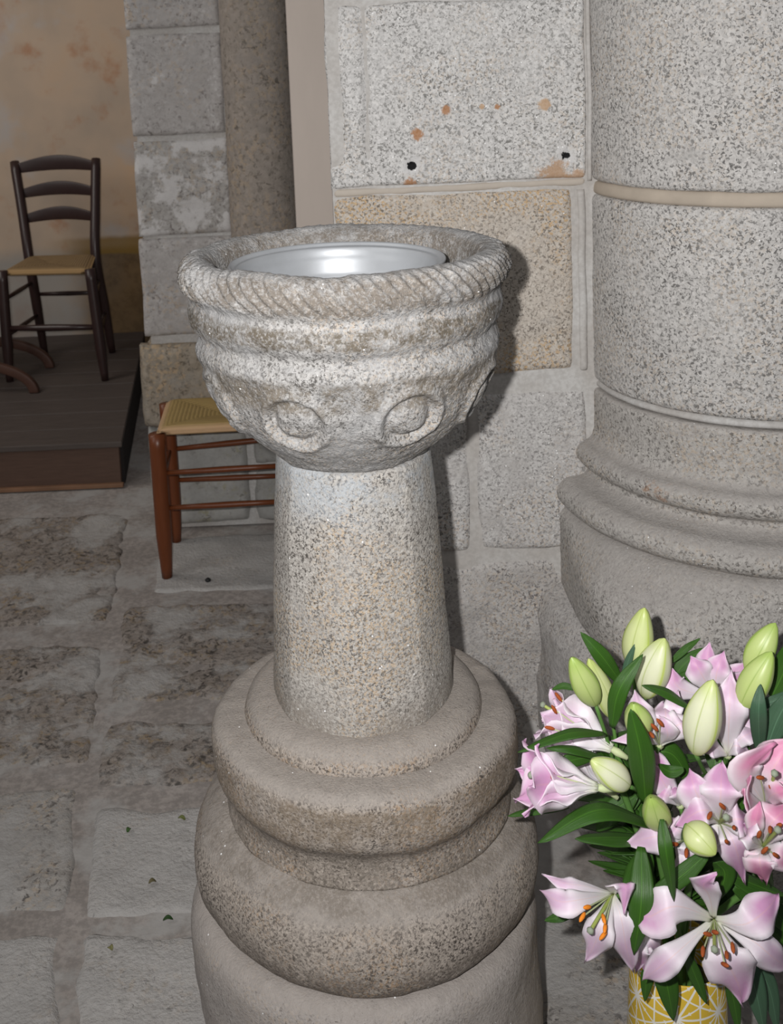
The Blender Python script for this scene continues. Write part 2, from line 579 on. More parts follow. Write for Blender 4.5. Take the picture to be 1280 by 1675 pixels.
# orange lime plaster of the far chapel
s = NT('ochre_plaster')
v = s.mapping()
c = s.ramp(s.noise(1.6, 4, 0.6, v), [(.30, (.42, .34, .27)), (.50, (.52, .40, .30)), (.68, (.58, .40, .26))])
c = s.mix(s.bw(s.noise(3.5, 5, 0.6, s.mapping(off=(4, 4, 4))), .52, .68, 0, .7), c, (.40, .17, .075))
c = s.mix(s.bw(s.noise(2.3, 4, 0.6, s.mapping(off=(7, 1, 2))), .52, .66, 0, .8), c, (.46, .43, .41))
xyz = s.n('ShaderNodeSeparateXYZ')
s.l(v, xyz.inputs[0])
zz = s.math('ADD', xyz.outputs[2], s.math('MULTIPLY', s.noise(5, 3, 0.6, v), 0.03))
dado = s.math('MULTIPLY', s.bw(zz, .60, .64, 1, 0), s.bw(xyz.outputs[0], -1.42, -1.12))
c = s.mix(s.math('MULTIPLY', dado, 0.9), c, s.mix(s.bw(s.noise(9, 4, 0.7, v), .4, .6), (.085, .050, .018), (.14, .085, .035)))
band = s.math('MULTIPLY', s.math('MULTIPLY', s.bw(zz, .58, .60), s.bw(zz, .66, .69, 1, 0)), s.bw(xyz.outputs[0], -1.5, -1.12))
c = s.mix(s.math('MULTIPLY', band, 0.85), c, (.26, .155, .04))
gp = s.math('MULTIPLY', s.bw(zz, .55, .66, 1, 0), s.bw(xyz.outputs[0], -1.42, -1.2, 1, 0))
c = s.mix(s.math('MULTIPLY', gp, 0.7), c, (.30, .30, .29))
s.bump(s.noise(20, 4, 0.6, v), 0.3, 0.002)
M_PLASTER = s.done(c, 0.9, 0.15)
M_BEIGE = flat('beige_render', (.46, .40, .355), 0.85, 0.10, 14, bumpd=0.001, stretch=(1, 1, .25))
M_PLANK = flat('grey_brown_boards', (.085, .068, .060), 0.65, 0.40, 10, 0.35, 0.001, stretch=(1.0, 12, 12))
M_PLANKR = flat('reddish_board', (.105, .062, .045), 0.6, 0.35, 10, 0.35, 0.001, stretch=(1.0, 12, 12))
M_DARKWOOD = flat('dark_chair_wood', (.034, .017, .015), 0.36, 0.25, 30, 0.5, 0.0004)
M_REDWOOD = flat('red_brown_chair_wood', (.15, .042, .014), 0.36, 0.22, 14, 0.4, 0.0004, stretch=(6, 6, 1))
M_STRAPW = flat('brown_bent_wood', (.085, .042, .03), 0.45, 0.25, 20)
M_FLOOR = M_FLOORM


def rush(name, c1, c2, edge):
    s = NT(name)
    uvx = s.n('ShaderNodeSeparateXYZ')
    s.l(s.tc.outputs['UV'], uvx.inputs[0])
    a = s.math('ABSOLUTE', s.math('SUBTRACT', uvx.outputs[0], 0.5))
    b = s.math('ABSOLUTE', s.math('SUBTRACT', uvx.outputs[1], 0.5))
    sel = s.math('GREATER_THAN', a, b)
    co = s.n('ShaderNodeMix')
    s.l(sel, co.inputs[0])
    s.l(uvx.outputs[0], co.inputs[3])
    s.l(uvx.outputs[1], co.inputs[2])
    # strands run across the seat: stripes along the other coordinate
    wv = s.math('SINE', s.math('MULTIPLY', s.math('ADD', co.outputs[0], s.math('MULTIPLY', s.noise(12), 0.01)), 2 * pi * 32))
    w01 = s.math('MULTIPLY_ADD', wv, 0.5)
    s.t.nodes[-1].inputs[2].default_value = 0.5
    col = s.mix(s.noise(25, 3, 0.6, s.mapping()), c1, c2)
    col = s.mix(s.bw(w01, 0, 0.5, 0.45, 0), col, tuple(x * .5 for x in c1))
    e = s.math('MAXIMUM', a, b)
    col = s.mix(s.bw(e, .43, .49, 0, .8), col, edge)
    s.bump(w01, 0.6, 0.002)
    return s.done(col, 0.7, 0.3)


M_RUSH_F = rush('woven_rush_golden', (.36, .24, .085), (.46, .33, .13), (.62, .40, .24))
M_RUSH_B = rush('woven_rush_dull', (.24, .155, .075), (.32, .22, .11), (.44, .28, .13))

# ------------------------------------------------------------------ floor
floor = mk('floor', *box_geo(-4.5, 2.5, -0.6, 6.2, -0.12, -0.005), M_FLOOR, None, False, kind='structure')
GX = 0
SL = []


def slab(q, m, amp=0.004, seed=0, res=0.014, rnd=0.013):
    global GX
    GX += 1
    c = [atz(*p) if len(p) == 2 else np.array(p) for p in q]
    c = [np.array([k[0], k[1], 0.0]) for k in c]
    patch('flagstone', c, 0.03, m, floor, res=res, amp=amp, rnd=rnd, seed=GX * 7 + seed, nscale=24, edge=0.011)


# corners listed near-left, near-right, far-right, far-left (photo pixels on the ground)
slab([(-60, 1028), (178, 1016), (212, 838), (-60, 850)], M_SLAB, 0.010)
slab([(-60, 1258), (150, 1246), (172, 1052), (-60, 1062)], M_SLAB, 0.011)
slab([(178, 1148), (470, 1138), (480, 980), (205, 990)], M_SLAB, 0.010)
slab([(150, 1288), (430, 1276), (450, 1170), (172, 1178)], M_SLAB, 0.010)
slab([(-60, 1500), (112, 1486), (128, 1286), (-60, 1296)], M_SLABM, 0.008)
slab([(132, 1500), (440, 1490), (430, 1312), (150, 1320)], M_SLABG, 0.005)
slab([(-60, 1800), (90, 1790), (105, 1518), (-60, 1530)], M_SLABG, 0.005)
slab([(110, 1800), (440, 1790), (440, 1515), (128, 1526)], M_SLABG, 0.005)
slab([(250, 968), (470, 962), (470, 868), (262, 878)], M_SLABG, 0.005)
# slabs given on the ground itself (metres), right of the font and beyond
for q, m in (([(.20, 1.30), (.62, 1.30), (.62, 1.74), (.20, 1.74)], M_SLABM), ([(.20, .80), (.62, .80), (.62, 1.28), (.20, 1.28)], M_SLABG), ([(-.18, 1.76), (.25, 1.76), (.25, 1.97), (-.18, 1.97)], M_SLABM),
             ([(.64, .80), (1.1, .80), (1.1, 1.35), (.64, 1.35)], M_SLABM), ([(-.14, 2.4), (.15, 2.4), (.15, 3.2), (-.14, 3.2)], M_SLABG),
             ([(-.55, .70), (-.05, .70), (-.05, 1.12), (-.55, 1.12)], M_SLABG), ([(0, .70), (.17, .70), (.17, 1.12), (0, 1.12)], M_SLABM), ([(-1.02, .55), (-.60, .55), (-.60, .95), (-1.02, .95)], M_SLABM), ([(-1.30, 1.0), (-.80, 1.0), (-.80, 1.7), (-1.30, 1.7)], M_SLABM), ([(-1.55, 1.75), (-.86, 1.75), (-.86, 2.5), (-1.55, 2.5)], M_SLAB)):
    slab([(a, b, 0) for a, b in q], m, 0.005)

# ------------------------------------------------------------------ near wall on the right, Y = 2
YW = 2.0
wallr = mk('wall_right', *box_geo(0.006, 1.9, YW + 0.006, YW + 0.35, 0.0, 2.4), M_MORT, None, False, kind='structure')


def wb(x0, x1, z0, z1, m, amp=0.0022, seed=0, res=0.009, rnd=0.010, y=YW, **k):
    patch('stone_block', [(x0, y, z0), (x1, y, z0), (x1, y, z1), (x0, y, z1)], 0.03, m, wallr, res=res, amp=amp, rnd=rnd, seed=seed, **k)


def beadcut(P):
    # roll moulding and quirk worked down the left end of the block
    x = P[..., 0]
    g = -0.007 * np.exp(-((x - 0.077) / 0.009) ** 2)
    ch = -0.020 * (1 - smooth(0.008, 0.042, x))
    stop = smooth(1.285, 1.315, P[..., 2])
    return g * (0.35 + 0.65 * stop) + ch * stop


wb(0.004, 0.478, 1.255, 1.588, M_WALL_A, 0.0016, 3, res=0.0045, rnd=0.007, holes=[(*HOLE_L, .0085, .005), (*HOLE_R, .0085, .005)], extra=beadcut)
wb(0.004, 0.478, 1.604, 1.98, M_WALL_A, 0.0018, 4, extra=beadcut)
wb(0.008, 0.452, 0.885, 1.240, M_WALL_B, 0.0035, 5, rnd=0.014)
wb(0.262, 0.474, 0.532, 0.852, M_WALL_C, 0.0035, 6, rnd=0.012)
wb(0.008, 0.246, 0.532, 0.864, M_WALL_C, 0.0035, 7, rnd=0.012)
wb(0.008, 0.47, 0.02, 0.515, M_WALL_D, 0.012, 8, rnd=0.022, nscale=14)
wb(0.004, 0.478, 1.996, 2.39, M_WALL_A, 0.0018, 11)
# raised ribbon pointing beside the column
for (xa, xb, za, zb2) in ((.4600, .4745, .885, 1.235), (.480, .4885, 1.25, 1.98)):
    patch('mortar_joint', [(xa, YW, za), (xb, YW, za), (xb, YW, zb2), (xa, YW, zb2)], 0.02, M_MORT, wallr, res=0.006, amp=0.0015, rnd=0.004, seed=9, edge=0.003)
patch('mortar_joint', [(.01, YW + .004, 1.2405), (.475, YW + .004, 1.2405), (.475, YW + .004, 1.2545), (.01, YW + .004, 1.2545)], 0.02, flat('buff_pointing', (.46, .41, .355), .9, .15, 20), wallr, res=0.006, amp=0.003, rnd=0.003, seed=19, edge=0.004)

# plaster jamb strip behind the wall end
box('wall_return', -0.078, 0.10, 2.42, 2.60, 0.0, 2.4, M_BEIGE, None, 0.006, kind='structure')

# ------------------------------------------------------------------ engaged column
XC = 0.795
colm = thing('engaged_column', 'large round speckled granite column with moulded base at the right edge', 'column', (XC, YW, 0))


def arc(name, prof, m, seed=0, amp=0.002, sup=None, nscale=16, step=0.008, **k):
    return lathe(name, prof, XC, YW + 0.02, m, colm, seg=170, step=step, a0=pi * 0.97, a1=pi * 2.03, sup=sup, amp=amp, seed=seed, nscale=nscale, **k)


RC = .308
arc('column_drum', [(RC - .03, 1.247), (RC - .002, 1.249), (RC, 1.254), (RC, 1.82), (RC - .03, 1.825)], M_COL, 1)
arc('mortar_joint', [(RC - .03, 1.82), (RC - .002, 1.824), (RC - .004, 1.832), (RC - .002, 1.840), (RC - .03, 1.845)], M_MORT, 13, 0.002)
arc('column_drum', [(RC - .03, 1.838), (RC - .002, 1.84), (RC, 1.846), (RC, 2.4), (RC - .03, 2.4)], M_COL, 14)
arc('column_drum', [(RC - .03, .866), (RC - .002, .867), (RC, .872), (RC, 1.219), (RC - .002, 1.224), (RC - .03, 1.226)], M_COL, 2)
arc('mortar_joint', [(RC - .03, 1.222), (RC - .002, 1.224), (RC - .001, 1.230), (RC - .005, 1.234), (RC - .003, 1.240), (RC - .002, 1.250), (RC - .03, 1.252)], flat('buff_bed_joint', (.42, .36, .295), .9, .30, 12), 3, 0.002)
arc('mortar_joint', [(RC - .03, .852), (RC - .001, .853), (RC - .0005, .866), (RC - .03, .870)], M_MORT, 4, 0.0015)


def sq(n0, n1, z0, z1):
    def f(PH, ZZ):
        n = n0 + (n1 - n0) * (1 - smooth(z0, z1, ZZ))
        return (np.abs(np.cos(PH)) ** n + np.abs(np.sin(PH)) ** n) ** (-1 / n)
    return f


arc('moulded_base', [(RC - .03, .852), (RC - .001, .851), (RC, .84), (RC, .775), (RC + .006, .757), (RC + .014, .750), (RC + .028, .748), (RC + .036, .740), (RC + .039, .729), (RC + .037, .718), (RC + .028, .708), (RC + .014, .703),
                     (RC + .011, .697), (RC + .016, .687), (RC + .034, .679), (RC + .056, .676), (RC + .068, .667), (RC + .075, .652), (RC + .073, .636), (RC + .061, .625), (RC + .045, .62)], M_COLB, 5, 0.002, step=.004)
arc('plinth', [(RC + .03, .624), (RC + .058, .622), (RC + .070, .614), (RC + .070, .58), (RC + .066, .45), (RC + .02, .445)], M_COLB, 6, 0.006, sup=sq(2.1, 4.5, .50, .62), nscale=9)
arc('socle', [(RC + .02, .47), (RC + .07, .463), (RC + .105, .445), (RC + .118, .40), (RC + .112, .15), (RC + .10, .06), (RC + .07, .0)], M_WALL_D, 7, 0.016, sup=sq(2.2, 2.5, .2, .45), nscale=9)

# ------------------------------------------------------------------ far pier, colonnette, wall behind
YP = 3.38
KP = 3.38 / 3.3
pier = thing('stone_pier', 'grey granite pier of stacked blocks behind the rush-seat stool chair', 'pier', (-.45, YP, 0))
box('mortar_core', -.590, .45, YP + .012, YP + .5, 0, 2.6, M_MORT, pier, 0)


def pb(x0, x1, z0, z1, m, amp, seed, y=YP, rnd=0.008, ns=14, **k):
    x0, x1, z0, z1 = x0 * KP, x1 * KP, max(.01, EYE - (EYE - z0) * KP), EYE - (EYE - z1) * KP
    patch('stone_block', [(x0, y, z0), (x1, y, z0), (x1, y, z1), (x0, y, z1)], 0.03, m, pier, res=0.012, amp=amp, rnd=rnd, seed=seed, nscale=ns, **k)
    # left cheek of the same course
    patch('stone_cheek', [(x0, y + .45, z0), (x0, y + .02, z0), (x0, y + .02, z1), (x0, y + .45, z1)], 0.03, m, pier, res=0.03, amp=amp, rnd=rnd, seed=seed + 1)


pb(-.588, -.306, 1.61, 2.2, M_PIER, .006, 21)
pb(-.588, -.306, 1.290, 1.59, M_PIER, .005, 22)
pb(-.590, -.302, .982, 1.272, M_PIERW, .012, 23, ns=22)
pb(-.592, -.300, .668, .972, M_PIER, .006, 24)
pb(-.612, -.295, .375, .640, M_PIERB, .012, 25, y=YP - .03, rnd=.03)
pb(-.605, -.295, .02, .365, M_PIERG, .012, 26, y=YP - .01, rnd=.03)
patch('stone_block', [(-.285, YP, .20), (.10, YP, .20), (.10, YP, .56), (-.285, YP, .56)], .03, M_PIERG, pier, res=.014, amp=.01, rnd=.02, seed=27)
patch('stone_block', [(-.285, YP, .01), (.10, YP, .01), (.10, YP, .19), (-.285, YP, .19)], .03, M_PIERG, pier, res=.014, amp=.01, rnd=.02, seed=28)
patch('stone_block', [(-.285, YP, .58), (.10, YP, .58), (.10, YP, .97), (-.285, YP, .97)], .03, M_PIERB, pier, res=.014, amp=.01, rnd=.02, seed=29)
lathe('colonnette', [(.02, .60), (.115, .60), (.112, .66), (.106, .70), (.106, 2.3), (.02, 2.3)], -.205, YP - .02, M_SHAFT2, pier, seg=72, step=.02, amp=.004, nscale=10, seed=4)

# ------------------------------------------------------------------ far chapel: plastered wall and wooden dais
mk('wall_back', *box_geo(-4.2, 0.3, 5.42, 5.7, 0, 3.2), M_PLASTER, None, False, kind='structure')
ZD = 0.17
dais = thing('wooden_dais', 'low dark boarded wooden platform under the ladder-back chair', 'platform', (-1.7, 3.76, 0))


def xr(y):
    return -.785 + (y - 3.76) / (5.4 - 3.76) * (-.185)


y = 3.76
ybs = [3.76, 3.93, 4.12, 4.30, 4.50, 4.69, 4.88, 5.07, 5.25, 5.41]
for i in range(len(ybs) - 1):
    a, b = ybs[i] + .003, ybs[i + 1] - .003
    zt = ZD + random.uniform(-.001, .001)
    V = [(-3.0, a, ZD - .022), (xr(a), a, ZD - .022), (xr(b), b, ZD - .022), (-3.0, b, ZD - .022), (-3.0, a, zt), (xr(a), a, zt), (xr(b), b, zt), (-3.0, b, zt)]
    bevel(mk('plank', V, [(3, 2, 1, 0), (4, 5, 6, 7), (0, 1, 5, 4), (1, 2, 6, 5), (2, 3, 7, 6), (3, 0, 4, 7)], M_PLANK, dais, False), .003)
box('riser_board', -3.0, -.80, 3.775, 3.80, .012, ZD - .023, M_PLANKR, dais, .002)
box('sole_strip', -3.0, -.79, 3.755, 3.775, .0, .014, flat('worn_sole_wood', (.22, .12, .07), .6, .5, 8), dais, .002)
V = [(xr(3.8) - .03, 3.80, .0), (xr(3.8), 3.80, .0), (xr(5.4), 5.40, .0), (xr(5.4) - .03, 5.40, .0)]
V = V + [(a, b, ZD - .023) for a, b, c in V]
mk('side_board', V, [(3, 2, 1, 0), (4, 5, 6, 7), (0, 1, 5, 4), (1, 2, 6, 5), (2, 3, 7, 6), (3, 0, 4, 7)], flat('black_board', (.02, .017, .016), .8), dais, False)


# ------------------------------------------------------------------ chairs
def seat_geo(c, thick, n=26, sag=.012):
    """rush pad over quad c (front-left, front-right, back-right, back-left), rolled edges"""
    V, UV, Fc = [], [], []
    c = [np.array(q, float) for q in c]
    for side in (1, -1):
        for j in range(n + 1):
            for i in range(n + 1):
                u, v = i / n, j / n
                p = c[0] * (1 - u) * (1 - v) + c[1] * u * (1 - v) + c[2] * u * v + c[3] * (1 - u) * v
                e = min(u, 1 - u, v, 1 - v) * 2
                h = thick * .5 * sqrt(max(0, 1 - (1 - min(1, e * 4)) ** 2)) if e < .25 else thick * .5
                dip = -sag * smooth(0.15, 1, e)
                # four rush triangles meet along the diagonals in a shallow valley
                dg = abs(abs(u - .5) - abs(v - .5))
                dip -= .003 * (1 - smooth(0, .05, dg)) if side > 0 else 0
                V.append(p + np.array([0, 0, side * h + (dip if side > 0 else -.0)]))
                UV.append((u, v))
    W = n + 1
    for s_ in (0, 1):
        b = s_ * W * W
        for j in range(n):
            for i in range(n):
                f = (b + j * W + i, b + j * W + i + 1, b + (j + 1) * W + i + 1, b + (j + 1) * W + i)
                Fc.append(f if s_ == 0 else f[::-1])
    rim = [i for i in range(W)] + [j * W + n for j in range(1, W)] + [n * W + i for i in range(n - 1, -1, -1)] + [j * W for j in range(n - 1, 0, -1)]
    for k in range(len(rim)):
        a, b = rim[k], rim[(k + 1) % len(rim)]
        Fc.append((a, W * W + a, W * W + b, b))
    return V, Fc, UV


def ladder_chair(root, P, zfloor, seat_z, back_top, wood, rushm, rungs, leg_r, slats, post_up):
    """P: foot points fl, fr, br, bl seen by the sitter's front; the b legs run up into the back posts"""
    fl, fr, br, bl = [np.array([*q, zfloor], float) for q in P['feet']]
    sfl, sfr, sbr, sbl = [np.array([*q, seat_z], float) for q in P['seat']]
    tbl, tbr = [np.array([*q, back_top], float) for q in P['top']]
    for a, b in ((fl, sfl), (fr, sfr)):
        top = b + np.array([0, 0, post_up])
        pts = spline([a, a * .55 + b * .45 + (b - a) * 0 + np.array([0, 0, 0]), top], 12)
        V, Fc = tube_geo(pts, [leg_r * (.66 + .34 * min(1, i / 4)) for i in range(13)], 12)
        mk('leg', V, Fc, wood, root)
    for a, b, t in ((bl, sbl, tbl), (br, sbr, tbr)):
        pts = spline([a, b * .5 + a * .5, b, b * .5 + t * .5 - (t - b) * np.array([.06, .06, 0]), t], 20)
        V, Fc = tube_geo(pts, [leg_r * (.7 + .3 * min(1, i / 5)) * (1 if i < 20 else .9) for i in range(21)], 12)
        mk('back_post', V, Fc, wood, root)
    V, Fc, UV = seat_geo([sfl, sfr, sbr, sbl], .036)
    mk('seat', V, Fc, rushm, root, uv=UV)

    def on(a, b, z):
        t = (z - a[2]) / (b[2] - a[2])
        return a * (1 - t) + b * t
    legs = {'fl': (fl, sfl), 'fr': (fr, sfr), 'bl': (bl, sbl), 'br': (br, sbr)}
    for (k1, k2, z1, z2, rr) in rungs:
        p, q = on(*legs[k1], zfloor + z1), on(*legs[k2], zfloor + z2)
        V, Fc = tube_geo([p, (p * 2 + q) / 3, (p + q) / 2, (p + 2 * q) / 3, q], [rr * .8, rr, rr * 1.1, rr, rr * .8], 8)
        mk('rung', V, Fc, wood, root)
    # bent slats between the posts
    n = 14
    for (zf, h) in slats:
        z = seat_z + (back_top - seat_z) * zf
        a, b = on(sbl, tbl, z), on(sbr, tbr, z)
        side = nrm(b - a)
        out = np.array([-side[1], side[0], 0]) * (-1 if P.get('flip') else 1)
        V, Fc = [], []
        for i in range(n + 1):
            t = i / n
            bow = sin(pi * t)
            c0 = a * (1 - t) + b * t + out * .030 * bow
            hh = h * (.62 + .38 * bow)
            arch = .022 * bow
            for (dz, dy) in ((-hh / 2, -.006), (-hh / 2, .006), (hh / 2, .006), (hh / 2, -.006)):
                V.append(c0 + out * dy + np.array([0, 0, dz + arch]))
            if i:
                m = (i - 1) * 4
                for k in range(4):
                    Fc.append((m + k, m + (k + 1) % 4, m + 4 + (k + 1) % 4, m + 4 + k))
        Fc += [(3, 2, 1, 0), (n * 4, n * 4 + 1, n * 4 + 2, n * 4 + 3)]
        bevel(mk('back_slat', V, Fc, wood, root), .003)


ch1 = thing('rush_chair', 'red-brown wooden chair with golden woven rush seat, half hidden behind the font', 'chair', (-.35, 3.16, 0))
ladder_chair(ch1, dict(feet=[(-.535, 3.285), (-.530, 3.045), (-.135, 3.04), (-.135, 3.285)], seat=[(-.540, 3.305), (-.528, 3.02), (-.15, 3.03), (-.15, 3.30)], top=[(-.04, 3.29), (-.04, 3.05)]),
             0, .452, .86, M_REDWOOD, M_RUSH_F, [('fr', 'br', .327, .332, .0085), ('fr', 'br', .218, .222, .0085), ('fl', 'bl', .30, .325, .009), ('fl', 'fr', .30, .30, .009), ('fl', 'bl', .20, .20, .0085), ('bl', 'br', .26, .26, .0085)],
             .024, [(.45, .06), (.72, .06), (.95, .07)], -.004)
ch2 = thing('ladder_back_chair', 'dark brown ladder-back chair with straw seat standing on the wooden dais', 'chair', (-1.22, 4.8, ZD))
ladder_chair(ch2, dict(feet=[(-1.425, 4.60), (-1.000, 4.55), (-1.060, 5.02), (-1.385, 5.04)], seat=[(-1.425, 4.62), (-1.035, 4.57), (-1.09, 4.95), (-1.405, 4.98)], top=[(-1.475, 5.12), (-1.085, 5.09)], flip=False),
             ZD, ZD + .475, 1.085, M_DARKWOOD, M_RUSH_B, [('fl', 'fr', .235, .235, .014), ('fl', 'bl', .36, .36, .010), ('fr', 'br', .36, .36, .010), ('fl', 'bl', .20, .20, .010), ('fr', 'br', .20, .20, .010), ('bl', 'br', .30, .30, .010)],
             .0235, [(.40, .062), (.66, .064), (.925, .070)], .012)

# curved brown wooden runners of a seat cut off by the left edge
st = thing('bentwood_stool', 'curved brown wooden feet of a seat cut off by the left frame edge', 'stool', (-1.62, 4.6, ZD))
for (yy, xo) in ((4.80, 0.0), (4.42, 0.03)):
    V, Fc = [], []
    n = 24
    for i in range(n + 1):
        a = pi * i / n
        for (dr, dy) in ((-.020, -.016), (-.020, .016), (.020, .016), (.020, -.016)):
            V.append((-1.60 + xo + (.30 + dr) * cos(a), yy + dy, ZD + .0 + (.135 + dr) * sin(a)))
        if i:
            m = (i - 1) * 4
            for k in range(4):
                Fc.append((m + k, m + (k + 1) % 4, m + 4 + (k + 1) % 4, m + 4 + k))
    Fc += [(3, 2, 1, 0), (n * 4, n * 4 + 1, n * 4 + 2, n * 4 + 3)]
    bevel(mk('curved_foot', V, Fc, M_STRAPW, st), .005)
box('seat_board', -1.86, -1.52, 4.38, 4.84, ZD + .40, ZD + .43, M_STRAPW, st, .006)
for yy in (4.42, 4.80):
    box('post', -1.72, -1.68, yy - .02, yy + .02, ZD + .10, ZD + .40, M_STRAPW, st, .004)

# ------------------------------------------------------------------ the font
FX, FY = .016, 1.45
font = thing('stone_font', 'carved grey granite holy-water font with round basin on a tapered pedestal', 'font', (FX, FY, 0))
MED = [(-pi / 2 + radians(22.5 + 45 * k)) for k in range(8)]


def basin_disp(P, PH, ZZ, RR):
    wear = 0.78 + 0.30 * np.clip(fbm(P, 9, 2, 50) * 1.6 + .3, -.3, 1)
    # rope gadroons twisting round the rim
    inz = smooth(1.192, 1.203, ZZ) * (1 - smooth(1.232, 1.242, ZZ)) * (RR > .195)
    cordp = np.sin(PH * 76 + (ZZ - 1.2) * 330 + 1.2 * vnoise(P, 14, 77))
    d = inz * wear * 0.0034 * (cordp + .25 * np.abs(cordp))
    # roundels in raised rings on the belly
    for k, a in enumerate(MED):
        r0, z0 = .184, 1.052
        c = np.array([FX + r0 * cos(a), FY + r0 * sin(a), z0])
        rho = np.linalg.norm(P - c, axis=-1)
        out = (RR > .09) & (ZZ < 1.12) & (ZZ > .97)
        w_ = out * 1.0
        d = d + w_ * (.0045 * (1 - smooth(.012, .031, rho)) + .0065 * np.exp(-((rho - .042) / .0075) ** 2) - .0045 * np.exp(-((rho - .031) / .006) ** 2))
    rough = 0.0030 * fbm(P, 22, 4, 51) + .0034 * fbm(P, 8, 2, 52) + 0.0022 * fbm(P, 90, 3, 53)
    inside = (RR < .178) & (ZZ > 1.06)
    return d + np.where(inside, rough * .4, rough)


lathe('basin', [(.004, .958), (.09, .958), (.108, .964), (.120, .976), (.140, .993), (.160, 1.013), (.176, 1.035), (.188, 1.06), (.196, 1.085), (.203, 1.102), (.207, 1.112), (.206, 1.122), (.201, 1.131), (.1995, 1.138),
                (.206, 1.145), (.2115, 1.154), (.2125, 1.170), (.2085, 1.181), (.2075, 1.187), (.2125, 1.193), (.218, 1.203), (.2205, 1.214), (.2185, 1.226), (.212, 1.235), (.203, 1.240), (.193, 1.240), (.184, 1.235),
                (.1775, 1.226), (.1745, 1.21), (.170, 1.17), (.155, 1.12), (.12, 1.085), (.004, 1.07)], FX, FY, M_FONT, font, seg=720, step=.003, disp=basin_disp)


def octo(PH, ZZ):
    k = np.abs(((PH + pi / 8 + radians(6)) % (pi / 4)) - pi / 8)
    o = cos(pi / 8) / np.cos(pi / 8 - k)
    o = 1 / np.cos(pi / 8 - k) * cos(pi / 8) * 1.035
    f = 0.34
    return 1 + (o - 1) * f


lathe('pedestal_shaft', [(.004, .598), (.127, .598), (.1265, .62), (.124, .68), (.1195, .76), (.115, .84), (.111, .90), (.108, .94), (.106, .962), (.004, .962)], FX, FY, M_SHAFT, font, seg=360, step=.005, sup=octo, amp=.0028, nscale=12, seed=60)
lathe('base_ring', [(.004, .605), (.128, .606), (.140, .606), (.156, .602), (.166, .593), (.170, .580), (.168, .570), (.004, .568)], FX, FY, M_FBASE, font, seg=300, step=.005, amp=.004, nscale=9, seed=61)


def lump(s1, amt, low=3.2):
    def f(P, PH, ZZ, RR):
        return amt * fbm(P, low, 2, s1) + .0022 * fbm(P, 30, 3, s1 + 3)
    return f


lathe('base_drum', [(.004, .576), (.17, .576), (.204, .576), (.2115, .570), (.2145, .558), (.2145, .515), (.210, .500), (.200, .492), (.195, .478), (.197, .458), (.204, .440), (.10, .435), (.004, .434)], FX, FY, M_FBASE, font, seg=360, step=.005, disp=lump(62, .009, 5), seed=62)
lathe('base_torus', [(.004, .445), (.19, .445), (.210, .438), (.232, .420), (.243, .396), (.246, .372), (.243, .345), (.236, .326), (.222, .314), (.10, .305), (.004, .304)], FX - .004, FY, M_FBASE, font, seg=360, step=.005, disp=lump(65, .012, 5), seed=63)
lathe('base_plinth', [(.004, .312), (.21, .312), (.236, .310), (.246, .300), (.251, .284), (.251, .15), (.248, .06), (.246, 0.0), (.004, 0.0)], FX - .006, FY, M_FPLINTH, font, seg=360, step=.006, disp=lump(68, .014, 4), seed=64)

# metal liner standing in the basin: a thing of its own
s = NT('dull_tin')
s.b.inputs['Metallic'].default_value = 0.35
s.bump(s.noise(30, 4, .6, s.mapping(sc=(1, 1, 6))), .15, .0006)
M_TIN = s.done(s.mix(s.noise(12, 4, .6, s.mapping()), (.33, .34, .35), (.50, .52, .55)), .46, .5)
lb = lathe('metal_bowl', [(.004, 1.136), (.09, 1.138), (.118, 1.152), (.132, 1.180), (.1355, 1.203), (.139, 1.207), (.1385, 1.213), (.1445, 1.2165), (.1475, 1.2185), (.1485, 1.221), (.147, 1.2235), (.144, 1.2225), (.141, 1.216),
                          (.139, 1.2175), (.1365, 1.2175), (.134, 1.212), (.1325, 1.205), (.130, 1.199), (.126, 1.180), (.113, 1.156), (.088, 1.142), (.004, 1.140)], FX - .010, FY + .004, M_TIN, None, seg=160, step=.0015)
lb['label'] = 'dull tin bowl with rolled rim resting inside the stone font basin'
lb['category'] = 'bowl'

# ------------------------------------------------------------------ vase
VX, VY = atz(1116, 1590, .25)[0], 1.335
s = NT('yellow_star_pattern')
uvx = s.n('ShaderNodeSeparateXYZ')
s.l(s.tc.outputs['UV'], uvx.inputs[0])
U, Vv = uvx.outputs[0], uvx.outputs[1]      # metres round and up


def lines(u, v, per, half, off=0.0):
    """triangle lattice lines in three directions"""
    out = None
    for a in (0, 60, 120):
        a = radians(a + off)
        d = s.math('ADD', s.math('MULTIPLY', u, -sin(a)), s.math('MULTIPLY', v, cos(a)))
        fr = s.math('ABSOLUTE', s.math('SUBTRACT', s.math('FRACT', s.math('ADD', s.math('DIVIDE', d, per), .5)), .5))
        m = s.math('LESS_THAN', fr, half / per)
        out = m if out is None else s.math('MAXIMUM', out, m)
    return out


A = .054
m1 = lines(U, Vv, A, .0015)
m2 = lines(U, Vv, A / sqrt(3) * .999, .0011, 30)
